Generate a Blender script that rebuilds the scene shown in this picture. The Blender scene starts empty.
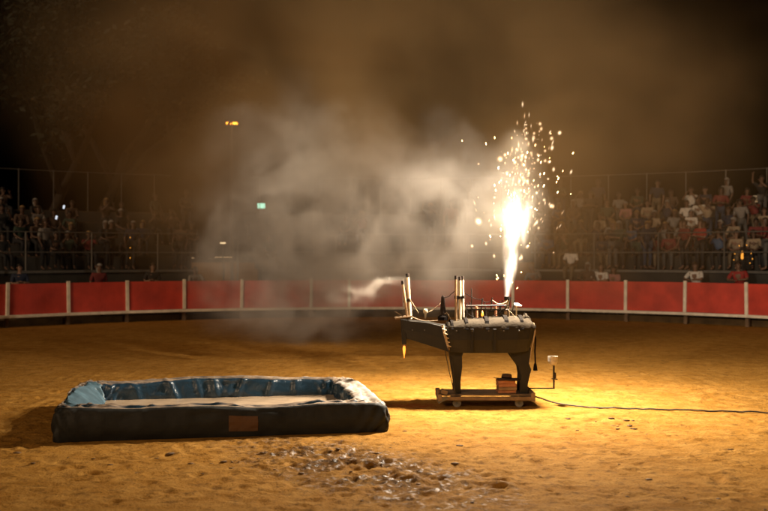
import bpy, bmesh, math, random
import numpy as np
from mathutils import Vector, Matrix

rng = random.Random(7)
nrg = np.random.default_rng(11)
S = bpy.context.scene
COL = S.collection
PI = math.pi

# ------------------------------------------------------------------ camera
CAM_H = 2.23
cam_d = bpy.data.cameras.new('camera'); cam = bpy.data.objects.new('camera', cam_d); COL.objects.link(cam)
cam.location = (0, 0, CAM_H); cam.rotation_euler = (PI / 2, 0, 0)
cam_d.lens = 46.9; cam_d.sensor_width = 36; cam_d.clip_start = 0.1; cam_d.clip_end = 2000
cam_d.dof.use_dof = True; cam_d.dof.focus_distance = 13.2; cam_d.dof.aperture_fstop = 1.4
S.camera = cam

# ------------------------------------------------------------------ night sky, faint fill, exposure
W = bpy.data.worlds.new('World'); S.world = W; W.use_nodes = True
wn = W.node_tree.nodes; wl = W.node_tree.links
sky = wn.new('ShaderNodeTexSky'); sky.sky_type = 'NISHITA'; sky.sun_disc = False
SUN_EL, SUN_AZ = math.radians(27), math.radians(207)      # azimuth measured clockwise from +Y
sky.sun_elevation = math.radians(-8); sky.sun_rotation = SUN_AZ
bg = wn['Background']; bg.inputs['Strength'].default_value = 0.05
wl.new(sky.outputs[0], bg.inputs['Color'])
sun_d = bpy.data.lights.new('sun', 'SUN'); sun = bpy.data.objects.new('sun', sun_d); COL.objects.link(sun)
sun_d.energy = 1.1; sun_d.angle = math.radians(20); sun_d.color = (1.0, 0.66, 0.38)
sv = Vector((math.sin(SUN_AZ) * math.cos(SUN_EL), math.cos(SUN_AZ) * math.cos(SUN_EL), math.sin(SUN_EL)))
sun.rotation_euler = sv.to_track_quat('Z', 'Y').to_euler()
FIRE_POWER = 3700.0
FIRE_COLOR = (1.0, 0.83, 0.63)

S.view_settings.view_transform = 'Standard'; S.view_settings.look = 'None'
S.view_settings.exposure = 0.0; S.view_settings.gamma = 1.0; S.view_settings.use_curve_mapping = False
S.render.engine = 'CYCLES'
cy = S.cycles
cy.use_denoising = True
cy.max_bounces = 6; cy.diffuse_bounces = 2; cy.glossy_bounces = 2; cy.transmission_bounces = 2
cy.volume_bounces = 1; cy.transparent_max_bounces = 8
cy.sample_clamp_indirect = 3.0
cy.volume_step_rate = 1.0; cy.volume_max_steps = 256

# ------------------------------------------------------------------ helpers
def tag(o, label=None, cat=None, group=None, kind=None):
    if label: o['label'] = label
    if cat: o['category'] = cat
    if group: o['group'] = group
    if kind: o['kind'] = kind
    return o

def empty(name, loc=(0, 0, 0), rz=0.0):
    o = bpy.data.objects.new(name, None); COL.objects.link(o)
    o.location = loc; o.rotation_euler = (0, 0, rz); o.empty_display_size = 0.1
    return o

def link(name, me, mat=None, parent=None, loc=None, smooth=False):
    o = bpy.data.objects.new(name, me); COL.objects.link(o)
    if mat is not None:
        if not me.materials: me.materials.append(mat)
    if parent is not None: o.parent = parent
    if loc is not None: o.location = loc
    if smooth: me.shade_smooth()
    return o

def obj(name, bm, mat, parent=None, loc=None, smooth=False, bevel=0.0):
    if bevel > 0:
        bmesh.ops.bevel(bm, geom=list(bm.edges), offset=bevel, segments=1, affect='EDGES', clamp_overlap=True)
    me = bpy.data.meshes.new(name); bm.to_mesh(me); bm.free()
    return link(name, me, mat, parent, loc, smooth)

def B(): return bmesh.new()

def box(bm, c, s, rot=None):
    m = Matrix.Translation(c)
    if rot is not None: m = m @ rot
    bmesh.ops.create_cube(bm, size=1.0, matrix=m @ Matrix.Diagonal((s[0], s[1], s[2], 1)))
    return bm

def tube(bm, pts, rads, n=8, cap=True):
    """tapered tube through points"""
    if not hasattr(rads, '__len__'): rads = [rads] * len(pts)
    pts = [Vector(p) for p in pts]; rings = []
    ref = Vector((0.13, 0.31, 0.94))
    for i, p in enumerate(pts):
        a = pts[max(i - 1, 0)]; b = pts[min(i + 1, len(pts) - 1)]
        d = (b - a).normalized()
        u = d.cross(ref)
        if u.length < 1e-3: u = d.cross(Vector((1, 0, 0)))
        u.normalize(); v = d.cross(u)
        rings.append([bm.verts.new(p + (u * math.cos(2 * PI * k / n) + v * math.sin(2 * PI * k / n)) * rads[i]) for k in range(n)])
    for r0, r1 in zip(rings, rings[1:]):
        for k in range(n):
            bm.faces.new((r0[k], r0[(k + 1) % n], r1[(k + 1) % n], r1[k]))
    if cap:
        bm.faces.new(list(reversed(rings[0]))); bm.faces.new(rings[-1])
    return bm

def lathe(bm, prof, n=16, c=(0, 0, 0)):
    rings = []
    for r, z in prof:
        rings.append([bm.verts.new((c[0] + r * math.cos(2 * PI * k / n), c[1] + r * math.sin(2 * PI * k / n), c[2] + z)) for k in range(n)])
    for r0, r1 in zip(rings, rings[1:]):
        for k in range(n):
            bm.faces.new((r0[k], r0[(k + 1) % n], r1[(k + 1) % n], r1[k]))
    bm.faces.new(list(reversed(rings[0]))); bm.faces.new(rings[-1])
    return bm

def prism(bm, poly, y0, y1):
    """poly = list of (x, z), extruded along y"""
    a = [bm.verts.new((x, y0, z)) for x, z in poly]; b = [bm.verts.new((x, y1, z)) for x, z in poly]
    bm.faces.new(a); bm.faces.new(list(reversed(b)))
    n = len(poly)
    for i in range(n):
        bm.faces.new((a[i], b[i], b[(i + 1) % n], a[(i + 1) % n]))
    bmesh.ops.recalc_face_normals(bm, faces=bm.faces)
    return bm

def material(name, col, rough=0.7, var=0.25, scale=6.0, bump=0.0, bscale=40.0, metal=0.0, emit=None, estr=0.0, col2=None):
    m = bpy.data.materials.new(name); m.use_nodes = True
    nt = m.node_tree; b = nt.nodes['Principled BSDF']
    b.inputs['Roughness'].default_value = rough; b.inputs['Metallic'].default_value = metal
    tc = nt.nodes.new('ShaderNodeTexCoord'); nz = nt.nodes.new('ShaderNodeTexNoise')
    nz.inputs['Scale'].default_value = scale; nz.inputs['Detail'].default_value = 5
    nt.links.new(tc.outputs['Object'], nz.inputs['Vector'])
    mx = nt.nodes.new('ShaderNodeMix'); mx.data_type = 'RGBA'
    c2 = col2 if col2 else tuple(c * (1 - var) for c in col)
    c1 = tuple(min(1, c * (1 + var * 0.5)) for c in col)
    mx.inputs['A'].default_value = (*c2, 1); mx.inputs['B'].default_value = (*c1, 1)
    mr = nt.nodes.new('ShaderNodeMapRange'); mr.inputs['From Min'].default_value = 0.3; mr.inputs['From Max'].default_value = 0.7
    nt.links.new(nz.outputs['Fac'], mr.inputs['Value']); nt.links.new(mr.outputs[0], mx.inputs['Factor'])
    nt.links.new(mx.outputs['Result'], b.inputs['Base Color'])
    if bump > 0:
        n2 = nt.nodes.new('ShaderNodeTexNoise'); n2.inputs['Scale'].default_value = bscale; n2.inputs['Detail'].default_value = 6
        nt.links.new(tc.outputs['Object'], n2.inputs['Vector'])
        bp = nt.nodes.new('ShaderNodeBump'); bp.inputs['Strength'].default_value = bump; bp.inputs['Distance'].default_value = 0.02
        nt.links.new(n2.outputs['Fac'], bp.inputs['Height']); nt.links.new(bp.outputs[0], b.inputs['Normal'])
    if emit:
        b.inputs['Emission Color'].default_value = (*emit, 1); b.inputs['Emission Strength'].default_value = estr
    return m

def vnoise(x, y, seed=0):
    """smooth value noise in 2-D"""
    xi = np.floor(x).astype(np.int64); yi = np.floor(y).astype(np.int64)
    xf = x - xi; yf = y - yi
    u = xf * xf * (3 - 2 * xf); v = yf * yf * (3 - 2 * yf)
    def h(a, b):
        n = (a * 374761393 + b * 668265263 + seed * 1442695) & 0x7fffffff
        n = ((n ^ (n >> 13)) * 1274126177) & 0x7fffffff
        return ((n ^ (n >> 16)) & 0xffff) / 65535.0
    return (h(xi, yi) * (1 - u) + h(xi + 1, yi) * u) * (1 - v) + (h(xi, yi + 1) * (1 - u) + h(xi + 1, yi + 1) * u) * v

def fbm(x, y, oct=4, seed=0):
    s = 0; a = 0.5
    for k in range(oct):
        s = s + a * vnoise(x * 2 ** k, y * 2 ** k, seed + k); a *= 0.5
    return s

# arena geometry: a round ring whose centre lies ahead of the photographer
RC = Vector((0, 20.2)); RB = 15.8
def ring(th, r, z=0.0):
    return Vector((RC.x + r * math.sin(th), RC.y + r * math.cos(th), z))
def theta_at(px, r):
    a = (px - 384) / 1000.0
    A = a * a + 1; Bq = -2 * RC.y; Cq = RC.y ** 2 - r * r
    t = (-Bq + math.sqrt(Bq * Bq - 4 * A * Cq)) / (2 * A)
    return math.atan2(a * t, t - RC.y)

# ------------------------------------------------------------------ materials
M = {}
M['red'] = material('red_paint', (0.50, 0.048, 0.028), 0.6, 0.5, 1.7, 0.35, 14, col2=(0.38, 0.036, 0.022))
M['white'] = material('white_paint', (0.80, 0.74, 0.62), 0.6, 0.2, 5, 0.15, 30)
M['oldwood'] = material('old_wood', (0.16, 0.10, 0.055), 0.8, 0.4, 8, 0.3, 60)
M['concrete'] = material('concrete', (0.030, 0.028, 0.024), 0.9, 0.3, 3, 0.3, 40)
M['bench'] = material('bench_wood', (0.05, 0.034, 0.02), 0.75, 0.35, 7, 0.2, 50)
M['steel'] = material('galvanised_steel', (0.12, 0.115, 0.105), 0.5, 0.2, 8, metal=0.4)
M['bull'] = material('black_painted_plywood', (0.012, 0.010, 0.006), 0.75, 0.45, 4, 0.2, 40)
M['hood'] = material('dusty_canvas', (0.036, 0.028, 0.019), 0.9, 0.35, 7, 0.35, 30)
M['strap'] = material('dark_webbing', (0.008, 0.006, 0.005), 0.9, 0.3, 20)
M['tubecard'] = material('brown_cardboard', (0.42, 0.27, 0.14), 0.75, 0.4, 9, 0.2, 60)
M['tubepale'] = material('pale_cardboard', (0.68, 0.55, 0.36), 0.7, 0.3, 9, 0.2, 60)
M['plank'] = material('pine_plank', (0.22, 0.145, 0.08), 0.7, 0.4, 6, 0.2, 60)
M['iron'] = material('dark_iron', (0.06, 0.05, 0.045), 0.55, 0.4, 12, metal=0.5)
M['rubber'] = material('grey_rubber', (0.22, 0.19, 0.15), 0.8, 0.35, 12)
M['rope'] = material('hemp_rope', (0.45, 0.33, 0.2), 0.85, 0.35, 40, 0.4, 120)
M['hatfelt'] = material('dark_felt', (0.085, 0.05, 0.032), 0.9, 0.3, 10)
M['redcard'] = material('reddish_cardboard', (0.38, 0.16, 0.075), 0.75, 0.3, 8, 0.2, 50)
M['metalcup'] = material('dented_tin', (0.55, 0.50, 0.42), 0.45, 0.35, 14, 0.2, 30, metal=0.3)
M['cable'] = material('black_cable', (0.03, 0.022, 0.016), 0.6)
M['mud'] = material('dark_mud', (0.15, 0.078, 0.024), 0.8, 0.5, 9, 0.3, 60)
M['bark'] = material('bark', (0.020, 0.013, 0.007), 0.9, 0.4, 5, 0.5, 20)
M['leaf'] = material('leaf', (0.014, 0.017, 0.007), 0.7, 0.4, 3)
M['patch'] = material('faded_orange_patch', (0.11, 0.05, 0.016), 0.7, 0.25, 6)
M['charred'] = material('charred_wood', (0.03, 0.022, 0.018), 0.85, 0.4, 9, 0.3, 40)
for k in ('strap', 'hood', 'charred', 'iron'): M[k].node_tree.nodes['Principled BSDF'].inputs['Specular IOR Level'].default_value = 0.08

# ------------------------------------------------------------------ sand floor
def build_ground():
    def axis(lo, hi, step, far, growth):
        a = list(np.arange(lo, hi + 1e-6, step))
        d = step; x = hi
        while x < far:
            d *= growth; x += d; a.append(x)
        d = step; x = lo; b = []
        while x > -far:
            d *= growth; x -= d; b.append(x)
        return np.array(b[::-1] + a)
    xs = axis(-6.0, 6.0, 0.026, 320, 1.16)
    ys = axis(8.2, 16.5, 0.026, 320, 1.12)
    X, Y = np.meshgrid(xs, ys)
    near = np.clip(1 - np.maximum(np.maximum(np.abs(X) - 6.5, 7.5 - Y), Y - 22) / 3.0, 0, 1)
    # trodden patch in front of the pool
    ux, uy = (X + 0.40), (Y - 10.62)
    a = math.radians(-54); p = ux * math.cos(a) + uy * math.sin(a); q = -ux * math.sin(a) + uy * math.cos(a)
    churn = np.exp(-((p / 1.7) ** 2 + (q / 0.5) ** 2))
    left = np.exp(-(((X + 2.6) / 2.4) ** 2 + ((Y - 10.9) / 1.2) ** 2)) * 0.45
    mid = np.exp(-(((X - 2.6) / 0.9) ** 2 + ((Y - 13.6) / 0.35) ** 2)) * 0.5
    act = np.clip(churn + left + mid, 0, 1)
    H = (fbm(X * 0.5, Y * 0.5, 3, 3) - 0.45) * 0.012
    H += (fbm(X * 2.6, Y * 2.6, 4, 9) - 0.47) * 0.022
    H += (fbm(X * 8.0, Y * 8.0, 3, 21) - 0.44) * (0.012 + 0.003 * act)
    # foot and hoof prints
    n = 3000
    fx_ = nrg.uniform(-6.2, 6.4, n); fy_ = nrg.uniform(8.3, 19, n)
    m = 320
    t = nrg.normal(0, 1.1, m); s = nrg.normal(0, 0.5, m)
    fx_[:m] = -0.40 + t * math.cos(a) - s * math.sin(a); fy_[:m] = 10.62 + t * math.sin(a) + s * math.cos(a)
    for i in range(n):
        r = nrg.uniform(0.025, 0.075); ang = nrg.uniform(0, PI); el = nrg.uniform(1.2, 2.2)
        dep = nrg.uniform(0.004, 0.015) if i >= m else nrg.uniform(0.008, 0.020)
        i0, i1 = np.searchsorted(xs, [fx_[i] - 0.4, fx_[i] + 0.4]); j0, j1 = np.searchsorted(ys, [fy_[i] - 0.4, fy_[i] + 0.4])
        if i1 <= i0 or j1 <= j0: continue
        dx = X[j0:j1, i0:i1] - fx_[i]; dy = Y[j0:j1, i0:i1] - fy_[i]
        pp = (dx * math.cos(ang) + dy * math.sin(ang)) / (r * el); qq = (-dx * math.sin(ang) + dy * math.cos(ang)) / r
        d2 = pp * pp + qq * qq
        H[j0:j1, i0:i1] += -dep * np.exp(-d2 * 0.9) + dep * 0.55 * np.exp(-(np.sqrt(d2) - 1.7) ** 2 * 3)
    H *= near
    # the ground stays level where things stand on it
    def flat(cx, cy_, hx, hy, ang, soft):
        c, s_ = math.cos(ang), math.sin(ang)
        lx = np.abs((X - cx) * c + (Y - cy_) * s_) - hx; ly = np.abs(-(X - cx) * s_ + (Y - cy_) * c) - hy
        return np.clip(np.maximum(lx, ly) / soft, 0, 1)
    k = flat(-2.09, 13.64, 2.0, 1.35, math.radians(11), 0.25) * flat(1.48, 15.0, 0.72, 0.4, 0, 0.3)
    H *= k
    ny, nx = X.shape
    co = np.empty((ny * nx, 3), np.float32); co[:, 0] = X.ravel(); co[:, 1] = Y.ravel(); co[:, 2] = H.ravel()
    idx = np.arange(ny * nx).reshape(ny, nx)
    quads = np.stack([idx[:-1, :-1], idx[:-1, 1:], idx[1:, 1:], idx[1:, :-1]], -1).reshape(-1, 4)
    me = bpy.data.meshes.new('ground')
    me.vertices.add(len(co)); me.vertices.foreach_set('co', co.ravel())
    me.loops.add(quads.size); me.loops.foreach_set('vertex_index', quads.ravel().astype(np.int32))
    me.polygons.add(len(quads)); me.polygons.foreach_set('loop_start', np.arange(0, quads.size, 4, dtype=np.int32))
    me.polygons.foreach_set('loop_total', np.full(len(quads), 4, np.int32))
    me.update(); me.validate()
    me.shade_smooth()
    # sand material: ochre, patchy, damp in the trodden patch
    m = bpy.data.materials.new('arena_sand'); m.use_nodes = True
    nt = m.node_tree; N = nt.nodes; L = nt.links; b = N['Principled BSDF']
    tc = N.new('ShaderNodeTexCoord')
    def noise(sc, det=5, vec=None, rough=0.55):
        n_ = N.new('ShaderNodeTexNoise'); n_.inputs['Scale'].default_value = sc; n_.inputs['Detail'].default_value = det
        n_.inputs['Roughness'].default_value = rough
        L.new(vec if vec else tc.outputs['Object'], n_.inputs['Vector']); return n_.outputs['Fac']
    def rng_(v, a0, a1, b0=0.0, b1=1.0):
        r = N.new('ShaderNodeMapRange'); r.inputs[1].default_value = a0; r.inputs[2].default_value = a1
        r.inputs[3].default_value = b0; r.inputs[4].default_value = b1; L.new(v, r.inputs[0]); return r.outputs[0]
    def mix(f, A, Bc):
        x = N.new('ShaderNodeMix'); x.data_type = 'RGBA'
        L.new(f, x.inputs['Factor'])
        for k_, v in (('A', A), ('B', Bc)):
            if isinstance(v, tuple): x.inputs[k_].default_value = (*v, 1)
            else: L.new(v, x.inputs[k_])
        return x.outputs['Result']
    def math_(op, a_, b_):
        x = N.new('ShaderNodeMath'); x.operation = op
        for i_, v in enumerate((a_, b_)):
            if isinstance(v, (int, float)): x.inputs[i_].default_value = v
            else: L.new(v, x.inputs[i_])
        return x.outputs[0]
    c = mix(rng_(noise(0.55, 4), 0.35, 0.68), (0.30, 0.140, 0.022), (0.39, 0.190, 0.034))
    c = mix(rng_(noise(3.2, 6), 0.40, 0.72), c, (0.46, 0.245, 0.058))
    c = mix(rng_(noise(7.0, 7, rough=0.7), 0.51, 0.66, 0, 0.85), c, (0.17, 0.082, 0.016))
    c = mix(rng_(noise(38, 4), 0.54, 0.72, 0, 0.8), c, (0.13, 0.065, 0.016))
    # damp, trodden patch
    sh = N.new('ShaderNodeVectorMath'); sh.operation = 'SUBTRACT'; sh.inputs[1].default_value = (-0.40, 10.62, 0); L.new(tc.outputs['Object'], sh.inputs[0])
    mp = N.new('ShaderNodeVectorRotate'); mp.rotation_type = 'Z_AXIS'; mp.inputs['Angle'].default_value = math.radians(54); L.new(sh.outputs[0], mp.inputs['Vector'])
    sc = N.new('ShaderNodeVectorMath'); sc.operation = 'MULTIPLY'; sc.inputs[1].default_value = (1 / 2.1, 1 / 0.8, 0); L.new(mp.outputs[0], sc.inputs[0])
    ln = N.new('ShaderNodeVectorMath'); ln.operation = 'LENGTH'; L.new(sc.outputs[0], ln.inputs[0])
    wet = math_('MULTIPLY', rng_(ln.outputs['Value'], 1.35, 0.35), rng_(noise(1.9, 5, rough=0.6), 0.38, 0.56, 0.1, 1.0))
    wn_ = rng_(noise(13, 6, rough=0.68), 0.53, 0.61)
    wetm = math_('MULTIPLY', wet, wn_)
    c = mix(math_('MULTIPLY', wet, rng_(noise(3.5, 6, rough=0.65), 0.34, 0.52, 0.4, 0.95)), c, (0.12, 0.058, 0.015))
    c = mix(math_('MULTIPLY', wet, rng_(noise(14, 6), 0.52, 0.62, 0, 0.9)), c, (0.05, 0.028, 0.010))
    # red glow beside the trolley, painted into the sand colour
    s2 = N.new('ShaderNodeVectorMath'); s2.operation = 'SUBTRACT'; s2.inputs[1].default_value = (0.42, 14.85, 0); L.new(tc.outputs['Object'], s2.inputs[0])
    s3 = N.new('ShaderNodeVectorMath'); s3.operation = 'MULTIPLY'; s3.inputs[1].default_value = (1 / 0.55, 1 / 0.28, 0); L.new(s2.outputs[0], s3.inputs[0])
    s4 = N.new('ShaderNodeVectorMath'); s4.operation = 'LENGTH'; L.new(s3.outputs[0], s4.inputs[0])
    c = mix(math_('MULTIPLY', rng_(s4.outputs['Value'], 1.2, 0.3), rng_(noise(8, 4), 0.30, 0.55, 0, 0.8)), c, (0.30, 0.055, 0.012))
    L.new(c, b.inputs['Base Color'])
    L.new(rng_(wetm, 0.0, 1.0, 0.92, 0.16), b.inputs['Roughness']); L.new(rng_(wetm, 0.0, 0.6, 0.06, 0.8), b.inputs['Specular IOR Level'])
    bp = N.new('ShaderNodeBump'); bp.inputs['Strength'].default_value = 0.9; bp.inputs['Distance'].default_value = 0.02
    L.new(noise(26, 6, rough=0.65), bp.inputs['Height'])
    bp2 = N.new('ShaderNodeBump'); bp2.inputs['Strength'].default_value = 0.35; bp2.inputs['Distance'].default_value = 0.06
    L.new(noise(4.5, 5), bp2.inputs['Height']); L.new(bp.outputs[0], bp2.inputs['Normal'])
    L.new(bp2.outputs[0], b.inputs['Normal'])
    g = link('ground', me, m); tag(g, kind='structure')
    return xs, ys, H
GX, GY, GH = build_ground()
def ground_z(x, y):
    i = min(max(np.searchsorted(GX, x), 0), len(GX) - 1); j = min(max(np.searchsorted(GY, y), 0), len(GY) - 1)
    return float(GH[j, i])

# lumps of mud and dung trodden into the sand: nobody could count them
def build_clods():
    verts, faces = [], []
    bm = B(); bmesh.ops.create_icosphere(bm, subdivisions=1, radius=1.0)
    bv = [v.co.copy() for v in bm.verts]; bf = [[v.index for v in f.verts] for f in bm.faces]; bm.free()
    spots = []
    a = math.radians(-58)
    for _ in range(34):
        t, s = rng.gauss(-.15, 1.1), rng.gauss(0, 0.45)
        spots.append((-0.45 + t * math.cos(a) - s * math.sin(a), 10.5 + t * math.sin(a) + s * math.cos(a), rng.choice((0.012, 0.016, 0.022, 0.03))))
    for _ in range(26): spots.append((rng.gauss(-1.2, 1.5), rng.gauss(10.9, 0.6), rng.choice((0.015, 0.02, 0.03, 0.05))))
    for _ in range(12): spots.append((rng.gauss(2.9, 0.5), rng.gauss(13.3, 0.25), rng.choice((0.02, 0.03, 0.045))))
    for _ in range(22): spots.append((rng.uniform(-5, 5), rng.uniform(8.5, 13), rng.choice((0.01, 0.015, 0.02, 0.03))))
    for x, y, r in spots:
        if -4.3 < x < 0.2 and y > 11.3 + 0.19 * (x + 4): continue
        z = ground_z(x, y); o = len(verts); ax = rng.uniform(0.8, 1.7); ay = rng.uniform(0.7, 1.2); az = rng.uniform(0.10, 0.24); an = rng.uniform(0, PI)
        for v in bv:
            k = rng.uniform(0.75, 1.25); xx, yy = v.x * ax * r * k, v.y * ay * r * k
            verts.append((x + xx * math.cos(an) - yy * math.sin(an), y + xx * math.sin(an) + yy * math.cos(an), z + r * 0.15 + v.z * az * r * k))
        faces += [[i + o for i in f] for f in bf]
    me = bpy.data.meshes.new('mud_clods'); me.from_pydata(verts, [], faces); me.update()
    o = link('mud_clods', me, M['mud'], smooth=True)
    tag(o, 'dark lumps of mud and dung scattered over the trodden sand before the pool', 'mud clods', kind='stuff')
build_clods()

# ------------------------------------------------------------------ red barrier round the ring
def build_barrier():
    root = empty('arena_barrier', ring(0, RB, 0))
    inv = Matrix.Translation(-root.location)
    tag(root, 'curved red wooden barrier with white posts and white foot rail round the ring', 'barrier')
    pxs = [-54, 7, 68, 127, 184, 241.5, 311, 349, 404, 459, 513, 568, 626, 685.5, 747, 810]
    ths = [theta_at(p, RB) for p in pxs]
    zr0, zr1, zt = 0.30, 0.39, 1.36
    for i, th in enumerate(ths):
        c = ring(th, RB)
        R = Matrix.Rotation(-th, 4, 'Z') @ Matrix.Rotation(rng.gauss(0, .012), 4, 'Y')
        bm = box(B(), (0, 0, 0), (0.105, 0.07, zt + 0.05 - zr1)); bmesh.ops.bevel(bm, geom=list(bm.edges), offset=0.008, segments=1, affect='EDGES')
        bm.transform(inv @ Matrix.Translation((*ring(th, RB - 0.055).xy, (zt + 0.05 + zr1) / 2 + rng.uniform(-.02, .015))) @ R)
        obj('post', bm, M['white'], root)
        bm = box(B(), (0, 0, 0), (0.11, 0.11, 0.38)); bm.transform(inv @ Matrix.Translation((*ring(th, RB + 0.03).xy, 0.15)) @ R)
        obj('post_foot', bm, M['oldwood'], root)
    for t0, t1 in zip(ths, ths[1:]):
        a, b = ring(t0, RB), ring(t1, RB); c = (a + b) / 2; ln = (b - a).length; ang = math.atan2(b.y - a.y, b.x - a.x)
        R = Matrix.Rotation(ang, 4, 'Z')
        nb = 1; hh = (zt - zr1) / nb
        for k in range(nb):                                             # one flat red panel to a bay
            z = zr1 + hh * (k + 0.5)
            bm = box(B(), (0, 0, 0), (ln - 0.012, 0.035, hh - 0.006)); bmesh.ops.bevel(bm, geom=list(bm.edges), offset=0.004, segments=1, affect='EDGES')
            bm.transform(inv @ Matrix.Translation((c.x, c.y + rng.uniform(-.004, .004), z + rng.uniform(-.012, .0))) @ R @ Matrix.Rotation(rng.gauss(0, .003), 4, 'Y'))
            obj('panel', bm, M['red'], root)
        bm = box(B(), (0, 0, 0), (ln + 0.02, 0.16, zr1 - zr0)); bmesh.ops.bevel(bm, geom=list(bm.edges), offset=0.01, segments=1, affect='EDGES')
        n = Vector((c.x - RC.x, c.y - RC.y)).normalized()
        bm.transform(inv @ Matrix.Translation((c.x - n.x * 0.10, c.y - n.y * 0.10, (zr0 + zr1) / 2 - 0.002)) @ R)
        obj('foot_rail', bm, M['white'], root)
build_barrier()

def arc_slab(bm, t0, t1, r0, r1, z0, z1, n=24):
    rows = []
    for i in range(n + 1):
        t = t0 + (t1 - t0) * i / n
        rows.append([bm.verts.new(ring(t, r, z)) for r, z in ((r0, z0), (r1, z0), (r1, z1), (r0, z1))])
    for a, b in zip(rows, rows[1:]):
        for k in range(4): bm.faces.new((a[k], b[k], b[(k + 1) % 4], a[(k + 1) % 4]))
    bm.faces.new(rows[0]); bm.faces.new(list(reversed(rows[-1])))
    bmesh.ops.recalc_face_normals(bm, faces=bm.faces)
    return bm

bm = arc_slab(B(), -1.25, 1.25, RB + 0.35, 17.62, 0.0, 0.20, 60)
tag(obj('walkway', bm, material('trodden_walkway', (0.12, 0.068, 0.022), 0.9, 0.4, 3, 0.3, 30)), kind='structure')

# ------------------------------------------------------------------ grandstands
R0, TREAD, RISE, Z0, ROWS = 17.65, 0.85, 0.44, 1.72, 5
def stand(px0, px1, label, posts_px, rail_group):
    t0, t1 = theta_at(px0, R0), theta_at(px1, R0)
    tm = (t0 + t1) / 2
    root = empty('grandstand', ring(tm, R0 + 2, 0)); inv = Matrix.Translation(-root.location)
    tag(root, label, 'grandstand')
    def add(name, bm, mat):
        bm.transform(inv); return obj(name, bm, mat, root)
    add('front_wall', arc_slab(B(), t0, t1, R0, R0 + 0.25, 0, Z0 - 0.08), M['concrete'])
    add('edge_beam', arc_slab(B(), t0, t1, R0 - 0.06, R0 + 0.25, Z0 - 0.08, Z0), M['steel'])
    for k in range(ROWS + 1):
        r = R0 + 0.25 + TREAD * k
        add('tier', arc_slab(B(), t0, t1, r, r + TREAD, 0.0 if k == 0 else Z0 + RISE * (k - 1), Z0 + RISE * k), M['concrete'])
        if k:
            add('bench_plank', arc_slab(B(), t0, t1, r + 0.02, r + 0.32, Z0 + RISE * k + 0.003, Z0 + RISE * k + 0.045), M['bench'])
    # front railing
    rr = R0 + 0.05
    for p in posts_px:
        th = theta_at(p, rr)
        add('railing_post', tube(B(), [ring(th, rr, Z0), ring(th, rr, Z0 + 1.30)], 0.032, 8), M['steel'])
    for z in (Z0 + 1.30, Z0 + 0.62):
        n = 24
        add('rail', tube(B(), [ring(t0 + (t1 - t0) * i / n, rr, z) for i in range(n + 1)], 0.024, 6), M['steel'])
    # back railing
    rb = R0 + 0.25 + TREAD * (ROWS + 1) - 0.06; zb = Z0 + RISE * ROWS
    n = 9
    for i in range(n):
        th = t0 + (t1 - t0) * (i + 0.5) / n
        add('back_post', tube(B(), [ring(th, rb, zb), ring(th, rb, zb + 1.65)], 0.022, 6), M['steel'])
    for z in (1.62,):
        add('back_rail', tube(B(), [ring(t0 + (t1 - t0) * i / 24, rb, zb + z) for i in range(25)], 0.016, 6), M['steel'])
    return root
stand(-70, 198, 'dark grandstand of stepped tiers behind the barrier on the left', [-40, 26, 92, 158], 'l')
stand(262, 500, 'grandstand hidden in smoke behind the fire float', [270, 336, 402, 468], 'c')
stand(531, 840, 'crowded grandstand with steel front railing on the right', [535, 594, 658, 724, 790], 'r')

# ------------------------------------------------------------------ trees and lamps behind
def build_tree(name, seed, h, spread, lean):
    r = random.Random(seed); root = empty(name)
    trunk = B(); tips = []
    def grow(p, d, L, rad, depth):
        pts = [p]; q = p.copy(); dd = d.copy()
        for s in range(4):
            dd = (dd + Vector((r.gauss(0, .10), r.gauss(0, .10), r.gauss(0.03, .05)))).normalized(); q = q + dd * L / 4; pts.append(q.copy())
        tube(trunk, pts, [rad * (1 - 0.1 * i) for i in range(5)], 8 if depth == 0 else 5)
        if depth >= 2: tips.extend(pts[1:])
        if depth < 3:
            for k in range(r.randint(3, 4)):
                nd = (dd + Vector((r.gauss(0, spread), r.gauss(0, spread), r.gauss(0.1, .25)))).normalized()
                grow(pts[r.choice((2, 3, 4, 4))] if depth else pts[r.choice((3, 4))], nd, L * r.uniform(.5, .7), rad * .55, depth + 1)
    grow(Vector((0, 0, -0.1)), Vector((lean, 0, 1)).normalized(), h * 0.5, h * 0.022, 0)
    tr = obj('trunk', trunk, M['bark'], root, smooth=True)
    V, F = [], []
    for t in tips:
        for _ in range(26):
            c = t + Vector((r.gauss(0, .5), r.gauss(0, .5), r.gauss(0, .4))); s = r.uniform(.14, .26)
            u = Vector((r.gauss(0, 1), r.gauss(0, 1), r.gauss(0, 1))).normalized(); v = u.orthogonal().normalized()
            o = len(V); V += [c - u * s, c - v * s * .5, c + u * s, c + v * s * .5]; F.append((o, o + 1, o + 2, o + 3))
    me = bpy.data.meshes.new('crown'); me.from_pydata(V, [], F); me.update()
    cr = link('crown', me, M['leaf'], root); cr['kind'] = 'stuff'
    return root
def copy_tree(o, parent=None):
    c = o.copy(); COL.objects.link(c); c.parent = parent
    for ch in [x for x in bpy.data.objects if x.parent == o]: copy_tree(ch, c)
    return c
tA = build_tree('plane_tree', 3, 15, .55, 0.10); tB = build_tree('plane_tree', 8, 17, .5, 0.22)
tree_spots = [(tA, -17.5, 50, 0.3, 'slim plane tree with a nearly upright trunk behind the left grandstand, at the far left'),
              (tB, -16.4, 52, 1.0, 'plane tree with a slanting trunk behind the left grandstand')]
used = set()
for t, x, y, rz, lab in tree_spots:
    o = t if t not in used else copy_tree(t)
    used.add(t); o.location = (x, y, 0); o.rotation_euler = (0, 0, 0 if o is tB else rz); tag(o, lab, 'tree', 'trees behind the grandstands')

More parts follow.
